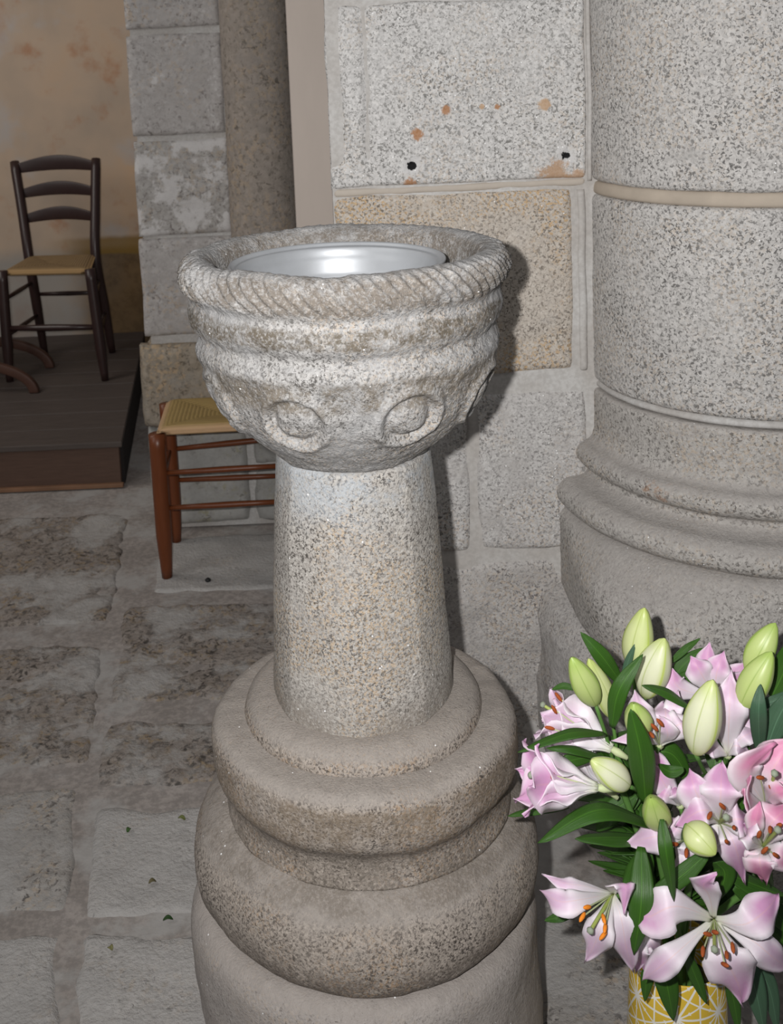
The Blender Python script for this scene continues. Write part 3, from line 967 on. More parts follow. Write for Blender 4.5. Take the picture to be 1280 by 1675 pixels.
# small white triangles set inside the cells
def dist_tri(u, v, per):
    ds = []
    for a in (0, 60, 120):
        a = radians(a)
        d = s.math('ADD', s.math('MULTIPLY', u, -sin(a)), s.math('MULTIPLY', v, cos(a)))
        ds.append(s.math('ABSOLUTE', s.math('SUBTRACT', s.math('FRACT', s.math('ADD', s.math('DIVIDE', d, per), .5)), .5)))
    mn = s.math('MINIMUM', s.math('MINIMUM', ds[0], ds[1]), ds[2])
    return mn
tri = s.math('GREATER_THAN', dist_tri(U, Vv, A / 2.0), .27)
msk = s.math('MAXIMUM', s.math('MAXIMUM', m1, m2), tri)
M_VASE = s.done(s.mix(msk, (.68, .46, .05), (.80, .78, .72)), .35, .4)
vase = thing('flower_vase', 'yellow cylindrical vase printed with white star lines, holding the lilies', 'vase', (VX, VY, 0))
V, Fc, UV = [], [], []
seg = 72
prof = [(.001, .004), (.066, .0), (.069, .004), (.0685, .10), (.065, .20), (.062, .262), (.0605, .264), (.059, .262), (.061, .20), (.0645, .10), (.065, .012), (.001, .012)]
for (r, z) in prof:
    for k in range(seg + 1):
        a = 2 * pi * k / seg + pi / 2
        V.append((VX + r * cos(a), VY + r * sin(a), z))
        UV.append((k / seg * 2 * pi * .066, z))
for j in range(len(prof) - 1):
    for k in range(seg):
        b = j * (seg + 1) + k
        Fc.append((b, b + 1, b + seg + 2, b + seg + 1))
mk('vase_body', V, Fc, M_VASE, vase, uv=UV)
mk('water', [(VX + .06 * cos(2 * pi * k / 32), VY + .06 * sin(2 * pi * k / 32), .20) for k in range(32)], [tuple(range(32))], flat('dark_water', (.03, .04, .03), .1), vase)


# ------------------------------------------------------------------ lilies
def petal_mat(name, pink, amt, edge=(.80, .755, .79), throat=(.66, .69, .52), tip=.35):
    s = NT(name)
    x = s.n('ShaderNodeSeparateXYZ')
    s.l(s.tc.outputs['UV'], x.inputs[0])
    a = s.math('ABSOLUTE', s.math('MULTIPLY', s.math('SUBTRACT', x.outputs[0], .5), 2.0))
    v = x.outputs[1]
    nz = s.noise(30, 3, .6, s.mapping())
    core = s.math('MULTIPLY', s.bw(a, .25, 1.0, 1, .25), s.bw(v, .20, .72, .10, 1))
    core = s.math('MULTIPLY', core, s.bw(nz, .25, .75, .7, 1.1))
    tipm = s.math('MULTIPLY', s.bw(v, .55, 1.0), tip)
    fac = s.math('MULTIPLY', s.math('MINIMUM', s.math('ADD', core, tipm), 1.0), amt)
    col = s.mix(fac, edge, pink)
    rib = s.math('MULTIPLY', s.bw(a, .0, .07, 1, 0), s.bw(v, .25, .95, .35, .15))
    col = s.mix(rib, col, (.75, .45, .38))
    col = s.mix(s.bw(v, .0, .22, .75, 0), col, throat)
    # fine lengthwise veins
    st_ = s.noise(70, 2, .5, s.mapping(sc=(1.2, .02, 1), src='UV'))
    s.bump(st_, .25, .0006)
    s.b.inputs['Subsurface Weight'].default_value = .12
    s.b.inputs['Subsurface Radius'].default_value = (.01, .006, .006)
    s.b.inputs['Subsurface Scale'].default_value = .3
    return s.done(col, .42, .35)


M_PET = petal_mat('petal_pale_pink', (.58, .26, .49), .88)
M_PETW = petal_mat('petal_white_pink', (.60, .34, .54), .72)
M_PETP = petal_mat('petal_deep_pink', (.66, .20, .38), .9, tip=.5)


def leaf_mat(name, c, c2):
    s = NT(name)
    x = s.n('ShaderNodeSeparateXYZ')
    s.l(s.tc.outputs['UV'], x.inputs[0])
    a = s.math('ABSOLUTE', s.math('SUBTRACT', x.outputs[0], .5))
    st_ = s.noise(60, 2, .5, s.mapping(sc=(1, .015, 1), src='UV'))
    col = s.mix(st_, c, c2)
    col = s.mix(s.bw(a, .0, .035, .5, 0), col, tuple(min(1, q * 1.9) for q in c2))
    s.bump(st_, .5, .001)
    return s.done(col, .38, .4)


M_LEAF = leaf_mat('lily_leaf_green', (.018, .066, .008), (.048, .130, .014))
M_LEAFG = leaf_mat('lily_leaf_grey_green', (.035, .085, .045), (.075, .15, .09))


def bud_mat(name, body, green, amt):
    s = NT(name)
    x = s.n('ShaderNodeSeparateXYZ')
    s.l(s.tc.outputs['UV'], x.inputs[0])
    f3 = s.math('FRACT', s.math('MULTIPLY', x.outputs[0], 3.0))
    d = s.math('ABSOLUTE', s.math('SUBTRACT', f3, .5))
    col = s.mix(s.noise(40, 3, .6, s.mapping(sc=(1, 1, .4))), tuple(q * .88 for q in body), body)
    rib = s.math('MAXIMUM', s.bw(d, .02, .06, 1, 0), s.bw(d, .04, .16, .45, 0))
    g = s.math('MAXIMUM', s.math('MAXIMUM', rib, s.bw(x.outputs[1], .70, 1.0, 0, .8)), s.bw(x.outputs[1], 0, .25, .75, 0))
    col = s.mix(s.math('MULTIPLY', g, amt), col, green)
    seam = s.bw(d, .465, .5, 0, .6)
    col = s.mix(seam, col, tuple(q * .75 for q in green))
    s.b.inputs['Subsurface Weight'].default_value = .1
    s.b.inputs['Subsurface Radius'].default_value = (.01, .01, .005)
    s.b.inputs['Subsurface Scale'].default_value = .3
    return s.done(col, .38, .4)


M_BUDG = bud_mat('green_bud', (.50, .60, .22), (.30, .46, .07), .8)
M_BUDW = bud_mat('cream_bud', (.72, .74, .52), (.45, .56, .10), .85)
M_BUDY = bud_mat('yellow_green_bud', (.62, .68, .33), (.42, .53, .09), .8)
M_STEM = flat('stem_green', (.10, .22, .05), .45, .2, 40)
M_FIL = flat('filament_pale_green', (.55, .62, .35), .5, .1, 40)
M_ANTH = flat('rust_anther', (.33, .075, .018), .8, .3, 300, bumpd=.0004)
M_ANTHO = flat('orange_anther', (.85, .25, .02), .8, .25, 300, bumpd=.0004)
M_STIG = flat('grey_green_stigma', (.28, .32, .24), .6, .2, 200)
M_PIST = flat('pistil_green', (.38, .46, .12), .5, .1, 60)


def blade(path, wid, side, shape='petal', cup=.18, wave=.0, nu=8, n=18, seed=0, twist=0.0):
    """a ribbon following path; width profile by shape; bowed across; returns V, F, UV"""
    pts = spline(path, n)
    rnd = random.Random(seed)
    ph = rnd.uniform(0, 6)
    side = nrm(side)
    V, UV, Fc = [], [], []
    for j, p in enumerate(pts):
        t = j / n
        T = nrm(pts[min(n, j + 1)] - pts[max(0, j - 1)])
        S = side - T * (side @ T)
        if np.linalg.norm(S) < .15:
            S = np.cross(T, [0, 0, 1])
        S = nrm(S)
        N = np.cross(S, T)
        if twist:
            a = twist * t
            S = S * cos(a) + N * sin(a)
            N = np.cross(S, T)
        if shape == 'petal':
            wv = (.18 + .82 * smooth(0, .55, t)) * (1 - smooth(.60, 1.04, t) ** 1.35)
            wv = max(wv, .0)
        elif shape == 'sepal':
            wv = (.20 + .80 * smooth(0, .5, t)) * (1 - smooth(.54, 1.03, t) ** 1.15)
        else:
            wv = (sin(pi * min(1, t * .94 + .05)) ** .75) * (1 - .25 * t)
        if j == n:
            wv = .012
        for i in range(nu + 1):
            u = i / nu * 2 - 1
            lift = cup * wid * wv * (u * u) - (.035 * wid * (1 - min(1, abs(u) * 4)) if shape != 'leaf' else 0)
            if shape == 'leaf':
                lift = cup * wid * wv * abs(u)
            wob = wave * wid * abs(u) ** 2 * sin(t * 15 + ph + (1.6 if u > 0 else 0)) * smooth(.15, .5, t)
            V.append(p + S * (u * wid * .5 * wv) + N * (lift + wob))
            UV.append((i / nu, t))
    W = nu + 1
    for j in range(n):
        for i in range(nu):
            Fc.append((j * W + i, j * W + i + 1, (j + 1) * W + i + 1, (j + 1) * W + i))
    return V, Fc, UV


def add_blade(name, parent, mat, thick, *a, **k):
    V, Fc, UV = blade(*a, **k)
    o = mk(name, V, Fc, mat, parent, uv=UV)
    m = o.modifiers.new('thickness', 'SOLIDIFY')
    m.thickness = thick
    m.offset = 0
    return o


def pxm(Y=1.25):
    """metres per photo pixel at the bouquet"""
    return (Y * cos(PITCH) + .85 * sin(PITCH)) / FPX


TOW = -nrm(ray(1120, 1350))
ER = nrm(R_)
EU = nrm(np.cross(TOW, ER))
ER = nrm(np.cross(EU, TOW))


def vd(r, u, t):
    return nrm(ER * r + EU * u + TOW * t)


def anther(parent, p, d, mat, L=.014):
    d = nrm(d)
    V, Fc = tube_geo([p - d * L * .5, p - d * L * .3, p, p + d * L * .3, p + d * L * .5], [.0006, .0022, .0026, .0021, .0006], 8)
    mk('anther', V, Fc, mat, parent)


def stamens(parent, base, tips, pist=None, amat=None, bow=.012):
    V, Fc = [], []
    for tp in tips:
        mid = (base + tp) / 2 + TOW * bow * .4
        tube_geo(spline([base, mid, tp], 8), .0009, 6, V, Fc)
    mk('filament', V, Fc, M_FIL, parent, kind='stuff') if False else mk('filaments', V, Fc, M_FIL, parent)
    for i, tp in enumerate(tips):
        rr = random.Random(i + int(tp[0] * 1000))
        dd = nrm(tp - base)
        dd = nrm(dd + (ER * rr.uniform(-.9, .9) + EU * rr.uniform(-.9, .9)))
        anther(parent, tp, dd, amat or M_ANTH)
    if pist is not None:
        mid = (base + pist) / 2 + TOW * bow * .5
        V, Fc = tube_geo(spline([base, mid, pist], 8) + [pist + nrm(pist - base) * .002], [.0022] * 9 + [.0022], 8)
        mk('pistil', V, Fc, M_PIST, parent)
        d = nrm(pist - base)
        V, Fc = tube_geo([pist - d * .002, pist, pist + d * .003, pist + d * .005], [.002, .0042, .0045, .002], 6)
        mk('stigma', V, Fc, M_STIG, parent)


def flower_px(stem, cen, Y, pets, ths=(), pist=None, mat=None, amat=None, ax=None):
    """an open lily given petal by petal: (mid x,y,dY),(tip x,y,dY), width px, side override, wave"""
    base = at(*cen, Y)
    ax = TOW if ax is None else vd(*ax)
    s_ = pxm(Y)
    fl = mk('flower', *tube_geo([base - ax * .030, base - ax * .012, base + ax * .002], [.0035, .0055, .0035], 8), M_FIL, stem)
    for i, q in enumerate(pets):
        path = [base] + [at(a, b, Y + c) for a, b, c in q[0]]
        wd = q[1] * s_
        T = nrm(path[-1] - path[0])
        side = np.cross(q[2] if len(q) > 2 and q[2] is not None else ax, T) if True else None
        m = q[3] if len(q) > 3 and q[3] is not None else (mat or M_PET)
        add_blade('petal', fl, m, .0011, path, wd, side, shape='petal' if i % 2 else 'sepal', cup=.10, wave=.10, seed=i * 5 + int(cen[0]))
    tips = [at(a, b, Y + c) for a, b, c in ths]
    if tips:
        stamens(fl, base, tips, at(pist[0], pist[1], Y + pist[2]) if pist else None, amat)
    return fl, base


def flower_gen(stem, base, ax, L=.095, th0=12, th1=95, spin=0, wid=.040, mat=None, stam=.055, seed=0, amat=None, k=1.6, widths=None, skip=()):
    """an open lily from its axis: six petals leaving the throat and rolling back"""
    ax = nrm(ax)
    e1 = nrm(np.cross(ax, [0.2, .1, 1]))
    e2 = np.cross(ax, e1)
    rnd = random.Random(seed)
    fl = mk('flower', *tube_geo([base - ax * .022, base - ax * .008, base + ax * .004], [.003, .0055, .0035], 8), M_FIL, stem)
    for i in range(6):
        if i in skip:
            continue
        az = radians(spin + i * 60 + rnd.uniform(-7, 7))
        rad_ = e1 * cos(az) + e2 * sin(az)
        tan_ = -e1 * sin(az) + e2 * cos(az)
        inner = i % 2
        n = 6
        p = base + rad_ * .002
        path = [p.copy()]
        L_ = L * rnd.uniform(.93, 1.06)
        t1 = th1 + rnd.uniform(-14, 14) + (8 if not inner else -4)
        for j in range(n):
            t = (j + .5) / n
            th = radians(th0 + (t1 - th0) * t ** k)
            p = p + (ax * cos(th) + rad_ * sin(th)) * (L_ / n)
            path.append(p.copy())
        add_blade('petal', fl, mat or M_PET, .0011, path, wid * (1.18 if inner else .85), tan_, shape='petal' if inner else 'sepal', cup=-.16, wave=.09, seed=seed * 10 + i)
    if stam:
        tips = []
        for i in range(6):
            az = radians(spin + 30 + i * 60)
            tips.append(base + ax * stam * rnd.uniform(.9, 1.05) + (e1 * cos(az) + e2 * sin(az)) * stam * .28)
        stamens(fl, base, tips, base + ax * stam * 1.15 + e1 * stam * .12, amat, 0)
    return fl


def bud(stem, bpx, tpx, Y, wpx, mat, dY=0.0, spin=0.0):
    """closed bud from base pixel to tip pixel, dY = how far the tip comes forward"""
    a, b = at(*bpx, Y), at(*tpx, Y + dY)
    ax = nrm(b - a)
    L = np.linalg.norm(b - a)
    e1 = nrm(np.cross(ax, TOW))
    e2 = np.cross(ax, e1)
    R = wpx * pxm(Y) * .5
    n, seg = 18, 36
    V, UV, Fc = [], [], []
    for j in range(n + 1):
        t = j / n
        r = R * (max(0.0, sin(pi * (t * .93 + .035) ** .92)) ** .80) * (1.0 - .10 * t)
        if j == 0:
            r = R * .16
        if j == n:
            r = R * .035
        for k in range(seg + 1):
            ph = 2 * pi * k / seg
            w3 = abs(cos(1.5 * ph))       # 1 at midribs
            tri = 1 + .045 * cos(3 * ph + pi) + (.05 * max(0, 1 - abs(((k / seg * 3) % 1) - .5) / .07))
            seam = -.05 * max(0, 1 - min((k / seg * 3) % 1, 1 - (k / seg * 3) % 1) / .05)
            rr = r * (tri + seam)
            V.append(a + ax * L * t + (e1 * cos(ph + spin) + e2 * sin(ph + spin)) * rr)
            UV.append((k / seg, t))
    W = seg + 1
    for j in range(n):
        for k in range(seg):
            Fc.append((j * W + k, j * W + k + 1, (j + 1) * W + k + 1, (j + 1) * W + k))
    mk('bud', V, Fc, mat, stem, uv=UV)
    return a, ax


def leaf(stem, pts, Y, wpx, mat=None, face=None, cup=.10, dys=None, seed=0, twist=0.0):
    """leaf through photo pixels pts (base first) lying round depth Y; dys = depth offsets"""
    dys = dys or [0] * len(pts)
    path = [at(a, b, Y + d) for (a, b), d in zip(pts, dys)]
    if len(path) == 2:
        m = (path[0] + path[1]) / 2 + np.array([0, 0, .008])
        path = [path[0], m, path[1]]
    T = nrm(path[-1] - path[0])
    side = np.cross(TOW if face is None else vd(*face), T)
    add_blade('leaf', stem, mat or M_LEAF, .0009, path, wpx * pxm(Y), side, shape='leaf', cup=cup, wave=.02, seed=seed, twist=twist)


def stem_root(label, top_px, Y, foot):
    r = thing('lily_stem', label, 'lily', (VX + foot[0], VY + foot[1], .03), 'lily stems in the yellow vase')
    return r


def stalks(root, node, foot, pedicels, r=.0045):
    f0 = np.array([VX + foot[0], VY + foot[1], .03])
    f1 = np.array([VX + foot[0] * .6, VY + foot[1] * .6, .25])
    V, Fc = tube_geo(spline([f0, f1, f1 * .5 + node * .5 + np.array([0, 0, .03]), node], 16), r, 8)
    for p, d in pedicels:
        mid = (node + p) / 2 - nrm(d) * .012
        tube_geo(spline([node, mid, p], 8), .0026, 6, V, Fc)
    mk('stem', V, Fc, M_STEM, root)


# --- stem 1: left side of the bouquet
r1 = stem_root('lily stem leaning left, two green buds over pale open flowers, nearest the font', None, 0, (-.02, .01))
b3 = bud(r1, (974, 1153), (934, 1075), 1.30, 45, M_BUDG, -.015, .5)
b4 = bud(r1, (1001, 1174), (962, 1077), 1.325, 37, M_BUDY, -.01, 1.0)
f3b = at(976, 1288, 1.22)
flower_gen(r1, f3b, vd(-.86, .10, .42), L=.102, th0=9, th1=54, spin=20, wid=.060, stam=.070, seed=3, k=2.2)
f4b = at(1000, 1225, 1.31)
flower_gen(r1, f4b, vd(-.85, .50, .15), L=.100, th0=7, th1=40, spin=10, wid=.064, mat=M_PETW, stam=.085, seed=4, k=2.4)
f4c = at(988, 1285, 1.31)
flower_gen(r1, f4c, vd(-.65, .65, .25), L=.085, th0=10, th1=55, spin=40, wid=.056, mat=M_PETW, stam=0, seed=14, k=2.0)
n1 = at(1005, 1260, 1.32)
stalks(r1, n1, (-.02, .01), [(b3[0], b3[1]), (b4[0], b4[1]), (f3b, vd(-.8, .1, .4)), (f4b, vd(-.8, .5, .1)), (f4c, vd(-.6, .6, .2))])
leaf(r1, [(1016, 1118), (985, 1075), (949, 1034)], 1.34, 30, dys=[0, -.01, .0])
leaf(r1, [(988, 1199), (930, 1200), (846, 1231)], 1.26, 27, face=(0, .7, .7), dys=[0, -.02, -.03], cup=.05)
leaf(r1, [(995, 1243), (940, 1226), (893, 1224)], 1.25, 22, face=(0, .6, .8), dys=[0, -.02, -.02])
leaf(r1, [(975, 1236), (930, 1245), (898, 1259)], 1.27, 24, dys=[0, -.02, -.02])
leaf(r1, [(945, 1128), (922, 1122), (902, 1128)], 1.33, 12)
leaf(r1, [(930, 1320), (870, 1326), (830, 1335)], 1.24, 20, face=(0, .7, .6))

# --- stem 2: tall centre-left
r2 = stem_root('tallest lily stem with two long cream buds at the very top of the bouquet', None, 0, (-.005, .02))
b1 = bud(r2, (1036, 1098), (1054, 994), 1.36, 50, M_BUDY, -.01, .2)
b2 = bud(r2, (1054, 1140), (1087, 1044), 1.33, 57, M_BUDW, -.01, .1)
b8 = bud(r2, (1048, 1202), (1036, 1151), 1.25, 46, M_BUDG, -.02, .9)
b9 = bud(r2, (1028, 1286), (966, 1243), 1.22, 48, M_BUDW, -.01, .7)
f5, f5b = flower_px(r2, (1078, 1218), 1.27, [
    ([(1050, 1175, -.01), (1037, 1128, .0)], 46), ([(1088, 1175, -.01), (1085, 1150, .02)], 58), ([(1110, 1185, -.02), (1128, 1195, -.005)], 46),
    ([(1060, 1205, -.02), (1000, 1212, .0)], 26), ([(1092, 1200, -.03), (1078, 1170, -.03)], 36), ([(1100, 1160, 0), (1108, 1130, .02)], 30)],
    [(1079, 1182, -.045), (1065, 1202, -.045), (1070, 1190, -.04)], None, M_PETW)
n2 = at(1052, 1290, 1.31)
stalks(r2, n2, (-.005, .02), [(b1[0], b1[1]), (b2[0], b2[1]), (b8[0], b8[1]), (b9[0], b9[1]), (f5b, TOW)])
leaf(r2, [(1000, 1190), (1012, 1130), (1051, 1070)], 1.27, 32, dys=[0, -.01, 0])
leaf(r2, [(1056, 1316), (1048, 1235), (1031, 1160)], 1.195, 48, dys=[0.02, -.01, -.01], cup=.14)
leaf(r2, [(1127, 1157), (1090, 1133), (1049, 1121)], 1.27, 24, face=(0, .5, .8))
leaf(r2, [(1018, 1120), (1026, 1085), (1039, 1052)], 1.34, 14, M_LEAFG)
leaf(r2, [(1060, 1230), (1100, 1235), (1135, 1290)], 1.30, 40)
leaf(r2, [(1040, 1300), (1000, 1330), (975, 1360)], 1.33, 40)

# --- stem 3: back right
r3 = stem_root('lily stem at the back right with a large cream bud and two crossing green buds', None, 0, (.02, .02))
b5 = bud(r3, (1137, 1233), (1166, 1112), 1.22, 61, M_BUDW, -.01, .25)
b6 = bud(r3, (1212, 1158), (1262, 1066), 1.26, 50, M_BUDG, -.005, .3)
b7 = bud(r3, (1222, 1100), (1268, 1019), 1.30, 46, M_BUDG, 0, .6)
f6, f6b = flower_px(r3, (1168, 1140), 1.33, [
    ([(1145, 1100, -.01), (1129, 1073, .0)], 44), ([(1155, 1095, .0), (1160, 1050, .01)], 34), ([(1172, 1100, -.01), (1184, 1065, 0)], 46),
    ([(1110, 1125, -.01), (1098, 1093, .0)], 38), ([(1195, 1110, .0), (1222, 1082, .01)], 38), ([(1190, 1120, -.015), (1228, 1100, .0)], 30)], mat=M_PET)
f6c, f6d = flower_px(r3, (1190, 1235), 1.28, [
    ([(1192, 1165, -.025), (1195, 1096, .0)], 58), ([(1215, 1205, -.02), (1250, 1195, .0)], 30), ([(1165, 1222, -.02), (1150, 1232, -.01)], 34),
    ([(1180, 1180, 0), (1175, 1130, .02)], 40), ([(1215, 1190, -.005), (1235, 1150, .02)], 40), ([(1205, 1220, -.02), (1228, 1245, .0)], 36)], mat=M_PETW)
n3 = at(1180, 1275, 1.31)
stalks(r3, n3, (.02, .02), [(b5[0], b5[1]), (b6[0], b6[1]), (b7[0], b7[1]), (f6b, TOW), (f6d, TOW)])
leaf(r3, [(1095, 1085), (1120, 1062), (1145, 1044)], 1.35, 13)
leaf(r3, [(1098, 1112), (1120, 1085), (1150, 1060)], 1.36, 26)
leaf(r3, [(1242, 1235), (1240, 1170), (1243, 1119)], 1.225, 30, M_LEAFG, dys=[.02, -.01, 0])
leaf(r3, [(1255, 1220), (1272, 1175), (1300, 1125)], 1.24, 42, M_LEAFG)
leaf(r3, [(1262, 1140), (1285, 1090), (1300, 1040)], 1.30, 44)
leaf(r3, [(1090, 1150), (1110, 1120), (1135, 1095)], 1.35, 30)
leaf(r3, [(1238, 1150), (1262, 1148), (1290, 1130)], 1.28, 20, M_LEAFG)

# --- stem 4: heart of the bouquet
r4 = stem_root('lily stem in the middle with a star-shaped flower behind a blunt green bud', None, 0, (0, -.02))
b10 = bud(r4, (1080, 1352), (1064, 1305), 1.23, 47, M_BUDG, -.035, .5)
b11 = bud(r4, (1122, 1350), (1170, 1398), 1.16, 53, M_BUDY, -.035, .4)
f7, f7b = flower_px(r4, (1176, 1345), 1.22, [
    ([(1140, 1300, -.02), (1127, 1257, .0)], 62), ([(1178, 1300, -.03), (1180, 1247, .0)], 66), ([(1205, 1340, -.03), (1230, 1345, .0)], 58),
    ([(1150, 1325, -.03), (1105, 1352, -.015)], 50), ([(1200, 1380, -.03), (1216, 1443, .0)], 56), ([(1160, 1375, -.01), (1150, 1400, .01)], 44)],
    [(1181, 1319, -.06), (1160, 1334, -.05), (1200, 1354, -.06), (1188, 1377, -.055)], (1187, 1337, -.065))
f7p, f7q = flower_px(r4, (1122, 1372), 1.235, [
    ([(1075, 1368, -.02), (1020, 1382, .0)], 52), ([(1118, 1415, -.02), (1102, 1470, .0)], 30), ([(1100, 1350, -.01), (1088, 1338, .01)], 36),
    ([(1140, 1385, -.02), (1160, 1392, .0)], 30), ([(1125, 1395, -.02), (1118, 1430, .01)], 40), ([(1110, 1360, -.015), (1086, 1345, .0)], 30)],
    [(1102, 1381, -.045), (1122, 1395, -.045)], (1130, 1375, -.03), M_PETW)
f10, f10b = flower_px(r4, (1112, 1318), 1.27, [
    ([(1088, 1285, -.01), (1060, 1245, .0)], 40), ([(1085, 1262, .0), (1058, 1222, .01)], 30), ([(1108, 1300, -.02), (1100, 1285, .0)], 30), ([(1090, 1300, -.015), (1074, 1290, .0)], 30)])
n4 = at(1135, 1420, 1.28)
stalks(r4, n4, (0, -.02), [(b10[0], b10[1]), (b11[0], b11[1]), (f7b, TOW), (f7q, TOW), (f10b, TOW)])
leaf(r4, [(1082, 1340), (1090, 1400), (1102, 1475)], 1.155, 27, dys=[0.01, -.01, 0], cup=.16)
leaf(r4, [(1160, 1392), (1105, 1440), (1046, 1476)], 1.19, 33, dys=[0, 0, .01])
leaf(r4, [(1118, 1258), (1095, 1262), (1076, 1250)], 1.26, 22)
leaf(r4, [(1170, 1410), (1185, 1430), (1172, 1475)], 1.23, 40)
leaf(r4, [(1060, 1392), (1040, 1440), (1020, 1470)], 1.27, 50)

# --- stem 5: right
r5 = stem_root('lily stem at the frame edge with two deep pink open flowers', None, 0, (.03, 0))
f8, f8b = flower_px(r5, (1252, 1318), 1.21, [
    ([(1222, 1262, -.03), (1268, 1215, -.02)], 62, vd(.5, -.2, .8), M_PETP), ([(1262, 1262, -.01), (1300, 1205, .0)], 70, vd(-.2, -.3, .9), M_PETP), ([(1225, 1305, -.045), (1226, 1268, -.06)], 30, vd(.7, .1, .6), M_PETP),
    ([(1228, 1330, -.03), (1215, 1290, -.04)], 34, vd(.5, .3, .7), M_PETP), ([(1280, 1290, -.02), (1330, 1260, -.0)], 50, None, M_PETP), ([(1262, 1300, -.05), (1290, 1290, -.07)], 36, None, M_PETP)],
    [(1243, 1272, -.05), (1262, 1290, -.05)], (1266, 1266, -.06), M_PETP)
f9, f9b = flower_px(r5, (1246, 1384), 1.19, [
    ([(1262, 1345, -.03), (1300, 1312, -.01)], 60, None, M_PETP), ([(1234, 1350, -.03), (1243, 1312, -.03)], 30, None, M_PETP), ([(1228, 1375, -.04), (1224, 1352, -.02), (1217, 1350, .0)], 40, vd(.6, .0, .7), M_PET),
    ([(1242, 1410, -.03), (1252, 1443, .0)], 52, None, M_PETP), ([(1275, 1400, -.03), (1310, 1420, 0)], 46, None, M_PETP), ([(1232, 1400, -.02), (1246, 1440, .01)], 30, None, M_PETP)],
    [(1241, 1365, -.05), (1259, 1357, -.055), (1274, 1350, -.055), (1250, 1391, -.05), (1268, 1399, -.05)], (1271, 1358, -.06), M_PETP)
n5 = at(1262, 1450, 1.29)
stalks(r5, n5, (.03, 0), [(f8b, TOW), (f9b, TOW)])
leaf(r5, [(1190, 1430), (1240, 1450), (1300, 1475)], 1.25, 46, face=(.1, .6, .8))
leaf(r5, [(1200, 1450), (1250, 1475), (1310, 1540)], 1.26, 50)
leaf(r5, [(1205, 1330), (1215, 1300), (1226, 1290)], 1.24, 24)
leaf(r5, [(1200, 1300), (1212, 1250), (1215, 1210)], 1.30, 50)

# --- stem 6: front, low
r6 = stem_root('lowest lily stem with a wide-open star flower facing out over the vase', None, 0, (0, -.035))
f1, f1b = flower_px(r6, (1167, 1503), 1.19, [
    ([(1105, 1482, -.035), (1060, 1500, -.03), (1036, 1480, -.01)], 66, None, M_PET), ([(1215, 1512, -.04), (1250, 1490, -.035), (1271, 1462, -.01)], 60, None, M_PET), ([(1183, 1560, -.05), (1205, 1605, -.045), (1213, 1640, -.03)], 84, None, M_PET),
    ([(1110, 1555, -.04), (1078, 1582, -.04), (1050, 1603, -.02)], 44, None, M_PETW), ([(1160, 1465, -.03), (1150, 1445, -.045), (1172, 1430, -.055)], 46, None, M_PET), ([(1232, 1540, -.03), (1262, 1565, -.03), (1292, 1584, -.0)], 52, None, M_PETW)],
    [(1157, 1528, -.06), (1169, 1525, -.06), (1149, 1556, -.085), (1198, 1550, -.085), (1188, 1562, -.09), (1185, 1578, -.09)], (1168, 1552, -.075), M_PET)
f2, f2b = flower_px(r6, (1002, 1462), 1.20, [
    ([(955, 1450, -.02), (920, 1445, -.02), (886, 1430, .0)], 26, vd(0, .5, .8), M_PETW), ([(950, 1472, -.04), (915, 1475, -.04), (883, 1456, -.01)], 42, vd(-.1, .4, .9), M_PETW), ([(985, 1510, -.04), (972, 1545, -.035), (957, 1572, -.02)], 50, None, M_PETW),
    ([(1015, 1500, -.03), (1024, 1550, -.03), (1036, 1588, -.01)], 44, None, M_PETW), ([(1005, 1450, -.035), (1022, 1450, -.05), (1020, 1495, -.055)], 40, vd(.3, .3, .8), M_PET), ([(960, 1462, -.02), (935, 1468, -.02), (930, 1466, -.0)], 24, None, M_PETW)],
    [(960, 1484, -.06), (952, 1500, -.06), (987, 1503, -.06), (989, 1518, -.06), (986, 1530, -.06)], (966, 1521, -.06), M_PETW, M_ANTHO)
f11, f11b = flower_px(r6, (1058, 1525), 1.25, [
    ([(1040, 1555, -.02), (1055, 1588, .0)], 46, None, M_PET), ([(1066, 1540, -.02), (1078, 1562, .0)], 30, None, M_PETW), ([(1048, 1550, -.015), (1040, 1590, .0)], 40, None, M_PET)])
n6 = at(1095, 1500, 1.285)
stalks(r6, n6, (0, -.035), [(f1b, TOW), (f2b, TOW), (f11b, TOW)])
leaf(r6, [(1076, 1352), (980, 1325), (879, 1379)], 1.215, 46, face=(0, .65, .75), dys=[0.02, -.02, -.03], cup=.06)
leaf(r6, [(1072, 1372), (1000, 1370), (940, 1372)], 1.24, 40, face=(0, .7, .7), dys=[0.02, -.01, -.02])
leaf(r6, [(1048, 1385), (1048, 1480), (1036, 1562)], 1.175, 46, dys=[.03, -.01, -.01], cup=.14)
leaf(r6, [(1075, 1555), (1090, 1610), (1101, 1670)], 1.23, 44, dys=[.02, 0, 0])
leaf(r6, [(1122, 1560), (1138, 1600), (1155, 1642)], 1.235, 25)
leaf(r6, [(1070, 1585), (1058, 1600), (1054, 1638)], 1.245, 26)
leaf(r6, [(1190, 1600), (1200, 1640), (1208, 1690)], 1.25, 24)
leaf(r6, [(1205, 1550), (1232, 1610), (1250, 1690)], 1.235, 44, M_LEAFG, dys=[.02, 0, 0])
leaf(r6, [(1215, 1555), (1255, 1610), (1272, 1690)], 1.26, 36, M_LEAFG)
leaf(r6, [(940, 1492), (915, 1500), (890, 1506)], 1.25, 18)
leaf(r6, [(1240, 1510), (1265, 1525), (1300, 1560)], 1.27, 40)

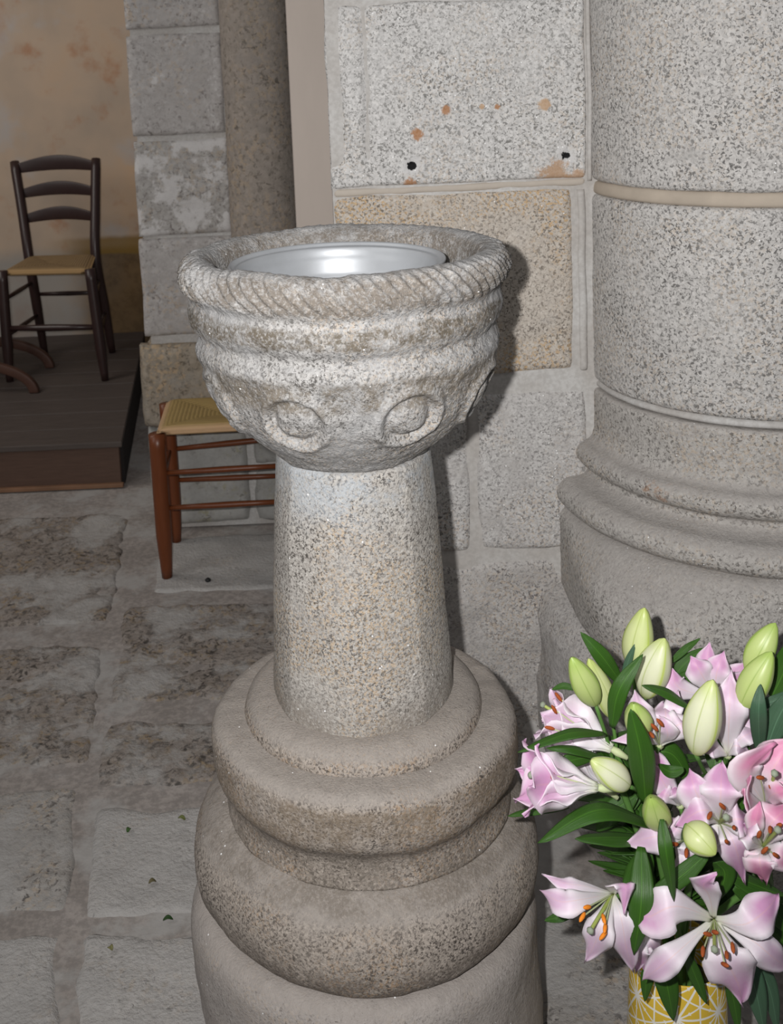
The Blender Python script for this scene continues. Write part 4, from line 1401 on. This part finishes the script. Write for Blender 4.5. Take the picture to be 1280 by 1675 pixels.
# more leaves up the stems, filling the heart of the bouquet
rl = random.Random(11)
roots = [r1, r2, r3, r4, r5, r6]
nodes = [n1, n2, n3, n4, n5, n6]
for i in range(66):
    r, nd = roots[i % 6], nodes[i % 6]
    f0 = np.array([VX, VY, .24])
    t = rl.uniform(.35, 1.0)
    b = f0 * (1 - t) + nd * t + np.array([0, .025, 0])
    az = rl.uniform(0, 2 * pi)
    outw = np.array([cos(az), abs(sin(az)) * .8 + .1 * sin(az), 0])
    Lf = rl.uniform(.08, .13)
    p1 = b + (outw * .55 + np.array([0, 0, .45])) * Lf * .6
    p2 = b + (outw * .9 + np.array([0, 0, .25])) * Lf
    side = np.cross(outw, [0, 0, 1])
    add_blade('leaf', r, M_LEAF, .0009, [b, p1, p2], rl.uniform(.022, .036), side, shape='leaf', cup=.12, seed=i)

# ------------------------------------------------------------------ bits fallen on the floor
scr = [((275, 1507), 'dark green leaf scrap on the grey flagstones left of the plinth'), ((211, 1361), 'small round green leaf scrap in the flagstones above the others'), ((297, 1342), 'pale olive leaf scrap on the floor close to the font base'),
       ((249, 1446), 'tiny brown leaf scrap midway down the grey flagstone'), ((181, 1555), 'yellowish leaf scrap lowest on the grey flagstones'), ((340, 950), 'small dark pebble on the floor beneath the rush chair')]
sm = [flat('scrap_dark', (.03, .07, .02)), flat('scrap_green', (.04, .09, .02)), flat('scrap_olive', (.16, .18, .06)), flat('scrap_brown', (.14, .12, .06)), flat('scrap_yellow', (.20, .19, .08)), flat('pebble_dark', (.02, .02, .02))]
for i, ((x, y), lab) in enumerate(scr):
    c = atz(x, y, .0)
    ang = i * 1.3
    d = np.array([cos(ang), sin(ang) * .5, 0])
    n_ = np.cross(d, [0, 0, 1])
    if i == 5:
        V, Fc = tube_geo([c + np.array([0, 0, -.001]), c + np.array([0, 0, .004]), c + np.array([0, 0, .009])], [.008, .009, .003], 8)
    else:
        V, Fc, _ = blade([c - d * .009 + [0, 0, .003], c + [0, 0, .008], c + d * .009 + [0, 0, .004]], .010, n_, shape='leaf', n=6, nu=4)
    o = mk('pebble' if i == 5 else 'leaf_scrap', V, Fc, sm[i], None)
    if i != 5:
        m = o.modifiers.new('thickness', 'SOLIDIFY')
        m.thickness = .001
    o['label'] = lab
    o['category'] = 'pebble' if i == 5 else 'leaf'
